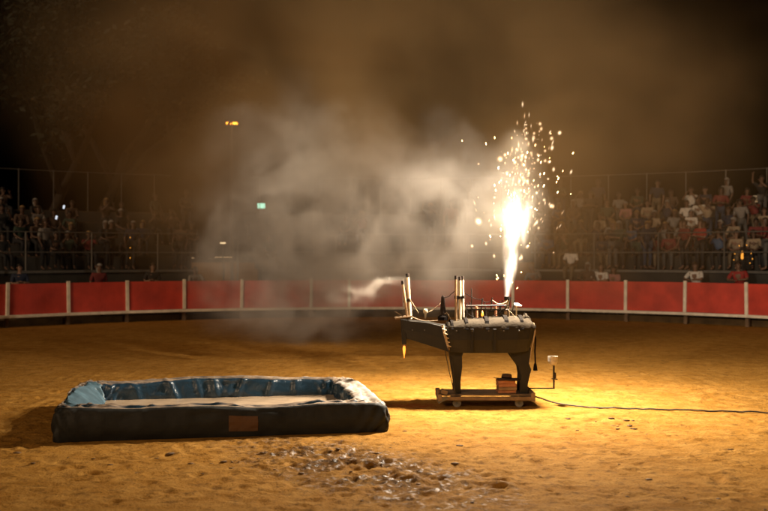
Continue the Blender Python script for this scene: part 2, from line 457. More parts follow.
M['sodium'] = material('sodium_lamp', (1, .5, .1), 0.5, 0, emit=(1.0, 0.33, 0.025), estr=14)
M['green_glow'] = material('green_sign_glow', (.6, 1, .8), 0.5, 0, emit=(0.42, 1.0, 0.72), estr=3.0)
M['white_glow'] = material('white_tube_glow', (1, .9, .7), 0.5, 0, emit=(1.0, 0.72, 0.38), estr=1.6)
M['dim_glow'] = material('dim_bar_glow', (1, .9, .7), 0.5, 0, emit=(1.0, 0.62, 0.30), estr=0.45)
M['amber_glow'] = material('amber_bulb_glow', (1, .6, .2), 0.5, 0, emit=(1.0, 0.36, 0.03), estr=0.9)
M['phone_glow'] = material('phone_screen_glow', (.8, .9, 1), 0.4, 0, emit=(0.75, 0.85, 1.0), estr=1.0)

def street_lamp():
    root = empty('street_lamp', (-10.64, 70, 0)); tag(root, 'tall street lamp with twin orange heads glowing through the smoke', 'street lamp')
    zt = 11.55
    obj('pole', tube(B(), [(0, 0, 0), (0, 0, 6), (0, 0, zt)], [.10, .08, .06], 10), M['steel'], root)
    obj('cross_arm', box(B(), (0, 0, zt + .03), (.62, .08, .07)), M['steel'], root)
    for s in (-1, 1):
        obj('lamp_head', box(B(), (s * .22, 0, zt - .075), (.3, .26, .12)), M['sodium'], root)
    ld = bpy.data.lights.new('lamp_light', 'POINT'); lo = bpy.data.objects.new('lamp_light', ld); COL.objects.link(lo)
    lo.parent = root; lo.location = (0, 0, zt - .35); ld.energy = 500; ld.color = (1, .45, .10); ld.shadow_soft_size = .06
street_lamp()

root = empty('lit_sign', (-6.0, 49, 0)); tag(root, 'small glowing pale green sign on a pole seen through smoke', 'sign')
obj('pole', tube(B(), [(0, 0, 0), (0, 0, 4.8)], .035, 8), M['steel'], root)
obj('sign_case', box(B(), (0, 0, 4.66), (.40, .08, .28)), M['steel'], root)
obj('lit_face', box(B(), (0, -.05, 4.66), (.36, .02, .24)), M['green_glow'], root)

# lamps and glowing bars at the entrance gap on the left
def glow_bar(px, py, y, w, h, mat, label):
    x = (px - 384) / 1000 * y; z = CAM_H - (py - 255.5) / 1000 * y
    root = empty('glow_bar', (x, y, 0)); tag(root, label, 'lamp', 'lamps at the entrance gap')
    obj('stand', tube(B(), [(0, 0.05, 0), (0, 0.05, z)], .025, 6), M['iron'], root)
    obj('housing', box(B(), (0, .03, z), (w + .06, .05, h + .03)), M['iron'], root)
    obj('tube', box(B(), (0, -.015, z), (w, .03, h)), mat, root)
glow_bar(223, 243, 41, .22, .055, M['white_glow'], 'short bright tube lamp in the entrance gap beside the left grandstand')
glow_bar(224, 257.2, 41.5, .75, .03, M['dim_glow'], 'thin glowing bar below the short lamp, standing for a reflection on a railing')  # emissive bar stands in for a reflection on a railing
glow_bar(191, 258, 39.8, .25, .03, M['dim_glow'], 'faint short tube lamp at the end of the left grandstand')
root = empty('entrance_gate', (-6.0, 40.6, 0)); tag(root, 'dull metal gate posts standing in the entrance gap', 'gate')
for dx in (-.12, .06): obj('gate_post', tube(B(), [(dx, 0, 0), (dx, 0, 2.75)], .03, 8), M['steel'], root)
obj('gate_rail', tube(B(), [(-.12, 0, 2.1), (-1.2, 0.1, 2.1)], .022, 8), M['steel'], root)

# amber lantern on the right railing
def lantern():
    th = theta_at(742, R0 + 0.35); p = ring(th, R0 + 0.35, Z0)
    root = empty('lantern', p); tag(root, 'amber lantern with glowing bulbs standing behind the right railing', 'lantern')
    obj('base', lathe(B(), [(.16, 0), (.16, .05), (.05, .08)], 14), M['iron'], root)
    obj('stem', tube(B(), [(0, 0, .07), (0, 0, .42)], .02, 8), M['iron'], root)
    obj('lit_core', lathe(B(), [(.02, .38), (.045, .42), (.04, .60), (.02, .66)], 12), M['amber_glow'], root)
    obj('cap', lathe(B(), [(.11, .68), (.09, .72), (.02, .80)], 12), M['iron'], root)
    for k, (dx, dz) in enumerate([(-.30, .35), (-.27, .55), (-.12, .82), (.13, .84), (.28, .56), (.32, .38), (.24, .24), (-.2, .2)]):
        br = obj('arm', tube(B(), [(0, 0, .3 + .05 * (k % 3)), (dx * .6, -.05, dz - .06), (dx, -.06, dz)], .008, 5), M['iron'], root)
        obj('bulb', lathe(B(), [(.006, -.018), (.018, 0), (.017, .012), (.006, .03)], 8, (dx, -.06, dz + .01)), M['amber_glow'], br)
lantern()

# small notice on the back of the right stand
th = theta_at(759, 22.6); p = ring(th, 22.6, 4.30)
root = empty('notice_board', p, -th); tag(root, 'small pale notice board at the back of the right grandstand', 'notice')
obj('stake', tube(B(), [(0, .03, -.4), (0, .03, .2)], .02, 6), M['steel'], root)
obj('panel', box(B(), (0, 0, .07), (.46, .03, .26)), M['white'], root)
for dz in (.12, .07, .02): obj('text_line', box(B(), (0, -.018, dz), (.34 - abs(dz - .07) * 2, .006, .022)), M['strap'], root)
#PART2

# ------------------------------------------------------------------ pool with padded tarpaulin rim
def build_pool():
    hx, hy, t, hgt = 2.03, 1.46, 0.34, 0.375
    root = empty('pool', (-2.21, 13.70, 0), math.radians(10.8))
    tag(root, 'blue tarpaulin pool with thick padded rim and shallow murky water on the sand', 'pool')
    NS, NC = 120, 10                                   # points per side, per corner
    def rrect(u):
        a, b = hx - t / 2 + u, hy - t / 2 + u
        r = 0.045 + max(0.0, u + t / 2) * 0.16
        pts = []
        cs = [(a - r, -b + r, -PI / 2), (a - r, b - r, 0), (-a + r, b - r, PI / 2), (-a + r, -b + r, PI)]
        prev = (-a + r, -b)
        for i, (cx, cy_, a0) in enumerate(cs):
            c0 = (cx + r * math.cos(a0), cy_ + r * math.sin(a0))
            for k in range(NS): f = k / NS; pts.append((prev[0] * (1 - f) + c0[0] * f, prev[1] * (1 - f) + c0[1] * f))
            for k in range(NC): an = a0 + PI / 2 * k / NC; pts.append((cx + r * math.cos(an), cy_ + r * math.sin(an)))
            prev = (cx + r * math.cos(a0 + PI / 2), cy_ + r * math.sin(a0 + PI / 2))
        return np.array(pts)
    # section of the rim: outer foot -> outer top -> inner top -> inner foot
    sec = []
    for k in range(9): sec.append((t / 2 + 0.03 * math.sin(PI * k / 8) - 0.01, 0.0 + (hgt - 0.07) * k / 8, 'o'))
    for k in range(1, 6): an = PI / 2 * k / 5; sec.append((t / 2 - 0.08 + 0.07 * math.cos(an), hgt - 0.07 + 0.07 * math.sin(an), 'o'))
    for k in range(1, 10): f = k / 10; sec.append((t / 2 - 0.08 - (t - 0.15) * f, hgt - 0.022 * math.sin(PI * f), 't'))
    for k in range(0, 6): an = PI / 2 + PI / 2 * k / 5; sec.append((-t / 2 + 0.07 + 0.07 * math.cos(an), hgt - 0.07 + 0.07 * math.sin(an), 'i'))
    for k in range(1, 10): sec.append((-t / 2 - 0.02 * math.sin(PI * k / 9), (hgt - 0.07) * (1 - k / 9) , 'i'))
    r = random.Random(5)
    path0 = rrect(0.0); npth = len(path0)
    seg = np.linalg.norm(np.roll(path0, -1, 0) - path0, axis=1); arc = np.concatenate([[0], np.cumsum(seg)[:-1]]); tot = seg.sum()
    def wrapd(c): d = np.abs(arc - c); return np.minimum(d, tot - d)
    fold_in = np.zeros(npth); fold_top = np.zeros(npth); fold_out = np.zeros(npth); slant = []
    c = 0.0
    folds = []
    while c < tot:
        c += r.uniform(0.16, 0.55); folds.append((c, r.uniform(0.02, 0.055), r.uniform(0.035, 0.10), r.uniform(-0.5, 0.5)))
    corner_idx = [NS * (i + 1) + NC * i + NC // 2 for i in range(4)]
    cdist = np.min([wrapd(arc[i]) for i in corner_idx], axis=0)
    V = []
    S_ = len(sec)
    lift = (vnoise(arc * 1.3, arc * 0 + 2.2, 4) - 0.5) * 0.10
    for j, (u, z, kind) in enumerate(sec):
        P = rrect(u); Pn = rrect(u + 0.02) - P; Pn /= np.linalg.norm(Pn, axis=1)[:, None]
        d = np.zeros(npth); dz = np.zeros(npth)
        fz = z / hgt
        for (c, amp, w, sl) in folds:
            dd = arc - (c + sl * (hgt - z) * (1 if kind == 'i' else 0.3)); dd = (dd + tot / 2) % tot - tot / 2
            g = np.exp(-(dd / w) ** 2)
            if kind == 'i': d -= amp * g * (0.35 + 0.65 * fz)
            elif kind == 't': dz += amp * 0.55 * g * (0.3 + 0.7 * (j - 14) / 9.0); d -= 0.0
            else: d += amp * 0.18 * g * fz
        nse = fbm(arc * 3.1 + 7, np.full(npth, j * 0.32), 4, 31) - 0.47
        nse2 = fbm(arc * 9.0, np.full(npth, j * 0.6 + arc * 0.8), 3, 77) - 0.44
        amp_n = {'o': 0.05, 't': 0.06, 'i': 0.075}[kind]
        d += nse * amp_n + np.abs(nse2) * 0.012
        dz += (nse * 0.075 + nse2 * 0.035) * (1 if kind == 't' else 0.3) * fz + lift * fz
        # creases running off the corners
        crease = np.exp(-(cdist / 0.28) ** 2) * np.sin(cdist * 42 + j * 0.9) * 0.022
        d += crease * (1 if kind != 't' else 0.2); dz += crease * (0.9 if kind == 't' else 0)
        # the left end has slumped: its inner face is a long slope
        on = np.zeros(npth); on[NS * 3 + NC * 3:NS * 4 + NC * 3] = np.sin(np.linspace(0, PI, NS)) ** 0.35
        if kind != 'o' or z > hgt - .03: d += on * np.clip((t / 2 + .02 - u) / t, 0, 1) * (.27 if kind == 't' else .27 * fz) - on * (.30 * (1 - fz) if kind == 'i' else 0)
        x = P[:, 0] + Pn[:, 0] * d; y = P[:, 1] + Pn[:, 1] * d; zz = np.maximum(z + dz, 0.004 + 0.0 * z)
        V.append(np.stack([x, y, zz], 1))
    V = np.array(V)                                     # section, path, xyz
    verts = V.reshape(-1, 3); faces = []
    for j in range(S_ - 1):
        for i in range(npth):
            faces.append((j * npth + i, j * npth + (i + 1) % npth, (j + 1) * npth + (i + 1) % npth, (j + 1) * npth + i))
    me = bpy.data.meshes.new('padded_rim'); me.from_pydata(verts.tolist(), [], faces); me.update()
    # tarpaulin: blue, warm light on what faces up mixed into its colour as tan
    m = bpy.data.materials.new('blue_tarpaulin'); m.use_nodes = True
    nt = m.node_tree; N = nt.nodes; L = nt.links; b = N['Principled BSDF']
    tc = N.new('ShaderNodeTexCoord'); ge = N.new('ShaderNodeNewGeometry'); sx = N.new('ShaderNodeSeparateXYZ'); L.new(ge.outputs['Normal'], sx.inputs[0])
    n1 = N.new('ShaderNodeTexNoise'); n1.inputs['Scale'].default_value = 4.5; n1.inputs['Detail'].default_value = 7; L.new(tc.outputs['Object'], n1.inputs['Vector'])
    ad = N.new('ShaderNodeMath'); ad.operation = 'MULTIPLY_ADD'; L.new(n1.outputs['Fac'], ad.inputs[0]); ad.inputs[1].default_value = 0.55; L.new(sx.outputs['Z'], ad.inputs[2])
    mr = N.new('ShaderNodeMapRange'); mr.inputs[1].default_value = 1.02; mr.inputs[2].default_value = 1.30; mr.inputs[4].default_value = 0.85; L.new(ad.outputs[0], mr.inputs[0])
    cb = N.new('ShaderNodeMix'); cb.data_type = 'RGBA'; cb.inputs['A'].default_value = (0.005, 0.017, 0.032, 1); cb.inputs['B'].default_value = (0.018, 0.054, 0.098, 1); L.new(n1.outputs['Fac'], cb.inputs['Factor'])
    cm = N.new('ShaderNodeMix'); cm.data_type = 'RGBA'; L.new(mr.outputs[0], cm.inputs['Factor']); L.new(cb.outputs['Result'], cm.inputs['A']); cm.inputs['B'].default_value = (0.38, 0.28, 0.19, 1)
    L.new(cm.outputs['Result'], b.inputs['Base Color'])
    rr = N.new('ShaderNodeMapRange'); rr.inputs[3].default_value = 0.34; rr.inputs[4].default_value = 0.7; L.new(mr.outputs[0], rr.inputs[0]); L.new(rr.outputs[0], b.inputs['Roughness'])
    n2 = N.new('ShaderNodeTexNoise'); n2.inputs['Scale'].default_value = 9; n2.inputs['Detail'].default_value = 8; n2.inputs['Distortion'].default_value = 1.2; L.new(tc.outputs['Object'], n2.inputs['Vector'])
    bp = N.new('ShaderNodeBump'); bp.inputs['Strength'].default_value = 0.35; bp.inputs['Distance'].default_value = 0.03; L.new(n2.outputs['Fac'], bp.inputs['Height']); L.new(bp.outputs[0], b.inputs['Normal'])
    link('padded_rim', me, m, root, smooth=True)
    me.materials.append(material('tarp_shaded_outside', (0.009, 0.010, 0.008), 0.7, 0.4, 6, 0.3, 12))  # shade on the outer side painted as a darker tarp colour
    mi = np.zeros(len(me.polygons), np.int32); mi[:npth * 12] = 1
    me.materials.append(material('tarp_lit_left_end', (0.085, 0.155, 0.205), 0.42, 0.35, 5, 0.4, 9))  # firework light on the left inner end painted as paler blue
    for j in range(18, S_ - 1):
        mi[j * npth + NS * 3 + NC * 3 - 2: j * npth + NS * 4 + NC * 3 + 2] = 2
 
    me.materials.append(material('tarp_lit_right_end', (0.36, 0.35, 0.34), 0.5, 0.35, 5, 0.4, 9, col2=(0.40, 0.32, 0.24)))  # light on the right end painted as a paler tarp colour
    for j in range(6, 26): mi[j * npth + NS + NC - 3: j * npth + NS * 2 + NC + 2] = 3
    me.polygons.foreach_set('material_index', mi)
    # murky shallow water
    bm = B(); nx, ny = 60, 36; a, bb = hx - t + 0.03, hy - t + 0.03
    g = [[bm.verts.new((-a + 2 * a * i / nx, -bb + 2 * bb * k / ny, 0.135 + 0.004 * math.sin(i * .9 + k * .5) * math.cos(k * 1.1))) for i in range(nx + 1)] for k in range(ny + 1)]
    for k in range(ny):
        for i in range(nx): bm.faces.new((g[k][i], g[k][i + 1], g[k + 1][i + 1], g[k + 1][i]))
    wm = material('murky_water', (0.62, 0.47, 0.32), 0.16, 0.12, 2.0, 0.06, 6)
    obj('water', bm, wm, root, smooth=True)
    # faded rectangular patch on the near side, cut to the shape of the rim
    pv = []; pf = []
    i0 = min(range(NS), key=lambda i: abs(path0[i][0] - 0.04)); i1 = min(range(NS), key=lambda i: abs(path0[i][0] - 0.36))
    rows = range(2, 8)
    for j in rows:
        for i in range(i0, i1 + 1): p = V[j, i]; pv.append((p[0], p[1] - 0.007, p[2]))
    n = i1 - i0 + 1
    for j in range(len(rows) - 1):
        for i in range(n - 1): pf.append((j * n + i, j * n + i + 1, (j + 1) * n + i + 1, (j + 1) * n + i))
    me = bpy.data.meshes.new('patch'); me.from_pydata(pv, [], pf); me.update()
    o = link('patch', me, M['patch'], root); o['label'] = 'faded orange rectangular patch on the near side'
build_pool()

# ------------------------------------------------------------------ the fire float: a plywood bull on a trolley
FX, FY = 1.485, 15.0
def lx(px): return (px - 483) * 0.015
def lz(py): return CAM_H - (py - 255.5) * 0.015
def build_float():
    root = empty('fire_bull_float', (FX, FY, 0))
    tag(root, 'black plywood bull carrying fireworks on a low wheeled trolley', 'fire float')
    # px, bottom px, bottom py, side-top py, arch height px, half width
    st = [(401, 402, 337, 319.5, 1.0, .15), (410, 410, 338.6, 320.5, 1.6, .18), (425, 425, 343.2, 321.5, 2.0, .22), (441, 441, 348.0, 325.0, 1.6, .28),
          (447, 447, 350.0, 325.5, 3.6, .33), (465, 465, 351.0, 325.2, 6.2, .36), (495, 495, 351.0, 324.6, 7.6, .36), (516, 513, 350.6, 324.4, 8.2, .35),
          (528, 523, 349.8, 324.6, 6.5, .31), (533.5, 527, 349.0, 325.0, 1.6, .24)]
    bm = B(); rows = []
    for (pt, pb, yb, ys, ar, w) in st:
        xm = (lx(pt) + lx(pb)) / 2; zm = (lz(ys) + lz(yb)) / 2
        rows.append([bm.verts.new(c) for c in ((lx(pb), -w * .86, lz(yb)), (lx(pb), w * .86, lz(yb)), (xm, w * 1.03, zm), (lx(pt), w, lz(ys)), (lx(pt), -w, lz(ys)), (xm, -w * 1.03, zm))])
    for a, b in zip(rows, rows[1:]):
        for k in range(6): bm.faces.new((a[k], a[(k + 1) % 6], b[(k + 1) % 6], b[k]))
    bm.faces.new(list(reversed(rows[0]))); bm.faces.new(rows[-1]); bmesh.ops.recalc_face_normals(bm, faces=bm.faces)
    obj('body_shell', bm, M['bull'], root)
    # rounded canvas hood over the back
    bm = B(); rows = []; na = 12
    r = random.Random(3)
    dense = []
    for a, b in zip(st, st[1:]):
        for k in range(4): f = k / 4; dense.append(tuple(a[i] * (1 - f) + b[i] * f for i in range(6)))
    dense.append(st[-1])
    for (pt, pb, yb, ys, ar, w) in [d_ for d_ in dense if d_[0] > 446.5]:
        row = []
        for k in range(na + 1):
            an = PI * k / na; yy = -(w + .006) * math.cos(an); zz = lz(ys) - 0.012 + (ar * .015 + .016) * math.sin(an) ** 0.8 if 0 < k < na else lz(ys) - 0.03
            row.append(bm.verts.new((lx(pt), yy + r.gauss(0, .003), zz + r.gauss(0, .006))))
        rows.append(row)
    for a, b in zip(rows, rows[1:]):
        for k in range(na): bm.faces.new((a[k], b[k], b[k + 1], a[k + 1]))
    bm.faces.new(rows[0]); bm.faces.new(list(reversed(rows[-1]))); bmesh.ops.recalc_face_normals(bm, faces=bm.faces)
    obj('canvas_hood', bm, M['hood'], root, smooth=True)
    def hood_z(px, yy):
        s = min(zip(st, st[1:]), key=lambda q: 0 if q[0][0] <= px <= q[1][0] else 99); f = min(max((px - s[0][0]) / (s[1][0] - s[0][0]), 0), 1)
        ys = s[0][3] * (1 - f) + s[1][3] * f; ar = s[0][4] * (1 - f) + s[1][4] * f; w = s[0][5] * (1 - f) + s[1][5] * f
        return lz(ys) - .012 + (ar * .015 + .016) * math.sqrt(max(0, 1 - (yy / w) ** 2)), w
    for px, wd in ((451, .035), (465, .045), (485, .055), (504, .06), (519, .05)):
        bm = B(); prev = None
        for k in range(-6, 7):
            yy = k / 6.0
            z, w = hood_z(px, 0); z2, _ = hood_z(px, yy * w * .995); y = yy * (w + .016)
            z2 = z2 + .024 if abs(k) < 6 else lz(325.5) - .03
            cur = [bm.verts.new((lx(px) - wd / 2, y, z2)), bm.verts.new((lx(px) + wd / 2, y, z2)), bm.verts.new((lx(px) + wd / 2, y * .985, z2 - .008)), bm.verts.new((lx(px) - wd / 2, y * .985, z2 - .008))]
            if prev:
                for q in range(4): bm.faces.new((prev[q], prev[(q + 1) % 4], cur[(q + 1) % 4], cur[q]))
            prev = cur
        bmesh.ops.recalc_face_normals(bm, faces=bm.faces)
        obj('strap', bm, M['strap'], root)
    # legs cut from thick board: fore leg straight, hind leg with hock
    fore = [(446.5, 348), (463.5, 348), (461.0, 355), (461.2, 366), (459.4, 380), (460.2, 396), (453, 396), (453.4, 382), (452.2, 368), (450.5, 356)]
    hind = [(507.5, 348), (529, 346), (528, 356), (527, 362), (529.4, 368), (527.5, 375), (525.8, 383), (526.8, 396), (517, 396), (518.4, 384), (519, 374), (517.5, 366), (512.5, 359), (509, 354)]
    for poly in (fore, hind):
        for s in (-1, 1):
            bm = prism(B(), [(lx(a) , lz(b)) for a, b in poly], s * .17 - .03, s * .17 + .03)
            obj('leg', bm, M['bull'], root, bevel=.006)
    # muzzle board and the flare burning below it
    obj('muzzle_board', prism(B(), [(lx(400.5), lz(318.5)), (lx(406.5), lz(319)), (lx(406), lz(343.5)), (lx(402), lz(343.5))], -.16, .16), M['bull'], root, bevel=.005)
    fl = obj('flare_tube', tube(B(), [(lx(404.2), -.12, lz(338)), (lx(404.2), -.12, lz(345))], .022, 10), M['tubecard'], root)
    fm = material('orange_flame', (1, .4, .05), .5, 0, emit=(1.0, .26, .03), estr=2.6)
    obj('flame', lathe(B(), [(.012, 0), (.020, -.03), (.022, -.06), (.015, -.11), (.008, -.15), (.002, -.19)], 10, (lx(404.0), -.12, lz(344.6))), fm, fl, smooth=True)
    # firework tubes standing on the bull
    def cane(p0, p1, r, mat, y=0.0, cap=True):
        a = Vector((lx(p0[0]), y, lz(p0[1]))); b = Vector((lx(p1[0]), y, lz(p1[1])))
        o = obj('firework_tube', tube(B(), [a, b], [r, r], 12), mat, root, smooth=False)
        if cap:
            d = (b - a).normalized(); obj('charred_rim', tube(B(), [b - d * .05, b + d * .006], r * 1.06, 12), M['charred'], o)
        return o
    cane((407.5, 319), (402.3, 281), .019, M['tubecard'], -.05)
    cane((410.5, 319), (407.4, 274), .026, M['tubepale'], .03)
    cane((456.0, 324), (455.6, 276), .020, M['tubecard'], -.04)
    cane((460.0, 324), (459.6, 277), .021, M['tubepale'], -.03)
    cane((463.2, 324), (462.6, 276.5), .021, M['tubepale'], .03)
    cane((455.0, 324), (458.0, 296), .012, M['charred'], .05, False)
    cane((472.2, 322), (472.0, 288.5), .008, M['charred'], .10, False)
    cane((507.4, 321), (507.2, 297), .040, M['tubecard'], .04)
    cane((477.5, 320), (477.2, 307), .020, M['redcard'], .12, False)
    cane((496.5, 320), (496.3, 306), .020, M['redcard'], .10, False)
    obj('spike_tray', box(B(), (lx(403.5), 0, lz(317)), (.26, .30, .02), Matrix.Rotation(-.12, 4, 'Y')), M['plank'], root)
    for a, b in (((395, 311), (404, 317)), ((396, 316), (406, 318)), ((409.8, 299), (418.5, 313)), ((447, 313), (452, 321)), ((441, 316), (447, 312))):
        obj('wire', tube(B(), [(lx(a[0]), -.06, lz(a[1])), (lx(b[0]), -.05, lz(b[1]))], .006, 6), M['rope'], root)
    obj('knob', lathe(B(), [(.012, -.11), (.016, -.04), (.034, -.02), (.036, .01), (.022, .035), (.004, .04)], 12, (lx(425.3), -.03, lz(311))), M['tubepale'], root, smooth=True)
    obj('horn', lathe(B(), [(.055, 0), (.046, .10), (.038, .20), (.030, .28), (.027, .34), (.012, .37)], 14, (lx(442.8), -.02, lz(320))), M['charred'], root, smooth=True)
    obj('horn_collar', lathe(B(), [(.075, 0), (.078, .05), (.058, .07)], 14, (lx(442.8), -.02, lz(320))), M['strap'], root)
    # rack on the back
    rk = obj('rack_rail', tube(B(), [(lx(466), -.02, lz(309.6)), (lx(508.5), -.02, lz(309.6))], .011, 8), M['iron'], root)
    obj('rack_rail', tube(B(), [(lx(466), -.02, lz(305.7)), (lx(506), -.02, lz(305.3))], .013, 8), M['iron'], root)
    for a, b in (((482.6, 298), (480.8, 311)), ((492.2, 297.5), (490.8, 311)), ((510.6, 297), (508, 311)), ((500, 301), (499.2, 311)), ((467, 303), (466.6, 320)), ((472, 305), (472, 319)), ((488, 309), (488, 319)), ((502, 309), (502, 319)), ((508, 309), (508, 319))):
        obj('rack_stick', tube(B(), [(lx(b[0]), .0, lz(b[1])), (lx(a[0]), .0, lz(a[1]))], .010, 6), M['iron'], root)
    # fuses looping from tube to tube, tape round the tubes, bolts along the flank
    rr_ = random.Random(9)
    hops = [(409, 300, 425, 312), (425, 313, 443, 300), (444, 298, 456, 290), (463, 292, 482, 300), (482, 300, 492, 299), (492, 300, 507, 300), (466, 312, 481, 317), (492, 316, 508, 305), (410, 316, 441, 320), (470, 318, 500, 319), (508, 310, 524, 316)]
    for x0, y0, x1, y1 in hops:
        n = 8; yy = rr_.uniform(-.12, .10); dp = rr_.uniform(3, 9)
        obj('fuse', tube(B(), [(lx(x0 + (x1 - x0) * k / n + rr_.gauss(0, .3)), yy + rr_.gauss(0, .006), lz(y0 + (y1 - y0) * k / n + dp * 4 * (k / n) * (1 - k / n) * .5)) for k in range(n + 1)], .0055, 5), M['rope' if rr_.random() < .5 else 'strap'], root)
    for x, y in ((456, 297), (459.8, 297.5), (463, 297), (409.2, 300), (405.3, 301)):
        obj('tape', tube(B(), [(lx(x), -.03 if x > 440 else -.01, lz(y + 1.5)), (lx(x), -.03 if x > 440 else -.01, lz(y - 1.5))], .030, 10), M['charred'], root)
    for k, px in enumerate((412, 424, 436, 455, 470, 486, 501, 516)):
        w = .20 + .012 * k if px < 440 else .372
        obj('bolt', tube(B(), [(lx(px), -w + .02, lz(329)), (lx(px), -w - .012, lz(329))], .011, 7), M['steel'], root)
    for px in (470, 492):                                               # battens nailed on the flank
        obj('batten', box(B(), (lx(px), -.372, lz(338)), (.045, .02, .33)), M['bull'], root, bevel=.004)
    for x0, x1 in ((474, 470), (498, 503), (511, 515), (487, 485)):
        obj('rack_stick', tube(B(), [(lx(x0), .06, lz(319)), (lx(x1), .05, lz(301 + rr_.uniform(-2, 3)))], .009, 6), M['charred'], root)
    # burning fuses
    fm2 = material('white_hot_fuse', (1, .9, .7), .5, 0, emit=(1.0, .80, .52), estr=6.0)
    fs = obj('fuse_stick', tube(B(), [(lx(516.4), -.02, lz(319)), (lx(516), -.02, lz(304.5))], .012, 8), M['tubepale'], root)
    obj('burning_fuse', tube(B(), [(lx(514), -.02, lz(303.8)), (lx(517), -.02, lz(304.3)), (lx(521.5), -.02, lz(305.6))], [.014, .024, .006], 8), fm2, fs, smooth=True)
    obj('burning_fuse', lathe(B(), [(.005, 0), (.020, .02), (.014, .05), (.003, .09)], 8, (lx(481.5), -.12, lz(316))), fm, fs, smooth=True)
    # rolled cloth at the rump
    for a, b, rr in (((521, 321), (524, 312.5), .03), ((526, 322), (524.5, 313), .026), ((529, 324), (527, 315.5), .02)):
        obj('cloth_roll', tube(B(), [(lx(a[0]), -.1, lz(a[1])), (lx((a[0] + b[0]) / 2 + 1), -.1, lz((a[1] + b[1]) / 2)), (lx(b[0]), -.08, lz(b[1]))], [rr, rr * 1.1, rr * .5], 8), M['hood'], root, smooth=True)
    # lacing and ropes, tail
    obj('lacing', tube(B(), [(lx(441.5), -.31, lz(324)), (lx(443.5), -.335, lz(333)), (lx(446.3), -.335, lz(343)), (lx(447.5), -.31, lz(348))], [.022, .02, .018, .012], 8), M['rope'], root)
    for k in range(5):
        y = 327 + 4 * k; obj('lace_loop', tube(B(), [(lx(440.9 + k * 1.1), -.345, lz(y)), (lx(445.0 + k * 1.1), -.352, lz(y + 1.5))], .007, 5), M['tubepale'], root)
    obj('stay_rope', tube(B(), [(lx(446.6), -.34, lz(345)), (lx(450, ), -.36, lz(368)), (lx(453.5), -.36, lz(390))], .007, 6), M['iron'], root)
    obj('stay_rope', tube(B(), [(lx(443.8), -.30, lz(349)), (lx(448), -.34, lz(370)), (lx(452.8), -.36, lz(390))], .006, 6), M['iron'], root)
    obj('tail_rope', tube(B(), [(lx(531.5), -.2, lz(322)), (lx(532.6), -.24, lz(330)), (lx(530.6), -.26, lz(340)), (lx(528.5), -.26, lz(350)), (lx(526.6), -.27, lz(362))], [.012, .014, .010, .007, .006], 6), M['rope'], root)
    tl = obj('tail', tube(B(), [(lx(531.8), -.2, lz(327)), (lx(533.2), -.22, lz(338)), (lx(532.6), -.22, lz(350)), (lx(533), -.22, lz(361))], [.012, .014, .012, .012], 8), M['strap'], root)
    obj('tassel', lathe(B(), [(.012, 0), (.022, -.03), (.030, -.08), (.034, -.115), (.004, -.12)], 10, (lx(533), -.22, lz(361))), M['strap'], tl)
    # trolley
    for s in (-1, 1):
        obj('trolley_beam', box(B(), (lx(484), s * .33, .135), (1.40, .06, .055)), M['plank'], root, bevel=.006)
    for k in range(5):
        obj('deck_board', box(B(), (lx(484), -.24 + k * .12, .178), (1.34 + rng.uniform(-.03, .03), .108, .024)), M['plank'], root, bevel=.004)
    obj('cross_beam', box(B(), (lx(438.5), 0, .15), (.06, .76, .10)), M['plank'], root, bevel=.006)
    obj('cross_beam', box(B(), (lx(529.5), 0, .16), (.06, .76, .13)), M['plank'], root, bevel=.006)
    obj('handle_post', tube(B(), [(lx(437.8), -.3, .14), (lx(437.6), -.3, lz(386.5))], .024, 8), M['oldwood'], root)
    obj('bracket', box(B(), (lx(443), -.28, .225), (.10, .10, .07), Matrix.Rotation(.3, 4, 'Y')), M['plank'], root, bevel=.006)
    obj('bracket', box(B(), (lx(441), -.36, .12), (.15, .03, .05), Matrix.Rotation(-.5, 4, 'Y')), M['steel'], root)
    for px in (455.5, 516.5):
        for s in (-1, 1):
            w = obj('wheel', tube(B(), [(lx(px), s * .26 - .03, .062), (lx(px), s * .26 + .03, .062)], .062, 16), M['rubber'], root)
            obj('hub', tube(B(), [(lx(px), s * .26 - .036, .062), (lx(px), s * .26 + .036, .062)], .022, 10), M['steel'], w)
            obj('caster_fork', box(B(), (lx(px + 3.2), s * .26, .103), (.10, .085, .016)), M['plank'], root)
    # side arm with tin cup
    obj('arm_bar', box(B(), (lx(539.5), -.1, lz(387.2)), (.42, .022, .016)), M['iron'], root)
    obj('arm_upright', tube(B(), [(lx(552.6), -.1, lz(387.6)), (lx(552.6), -.1, lz(364))], .014, 8), M['iron'], root)
    obj('clamp', box(B(), (lx(553.2), -.1, lz(374.5)), (.045, .05, .085)), M['iron'], root, bevel=.006)
    obj('clamp_screw', tube(B(), [(lx(550), -.13, lz(377.5)), (lx(556), -.13, lz(378.2))], .008, 6), M['iron'], root)
    obj('tin_cup', lathe(B(), [(.03, 0), (.060, .02), (.072, .06), (.076, .135), (.070, .135), (.064, .06), (.02, .03)], 16, (lx(551.6), -.1, lz(364.4))), M['metalcup'], root, smooth=False)
build_float()

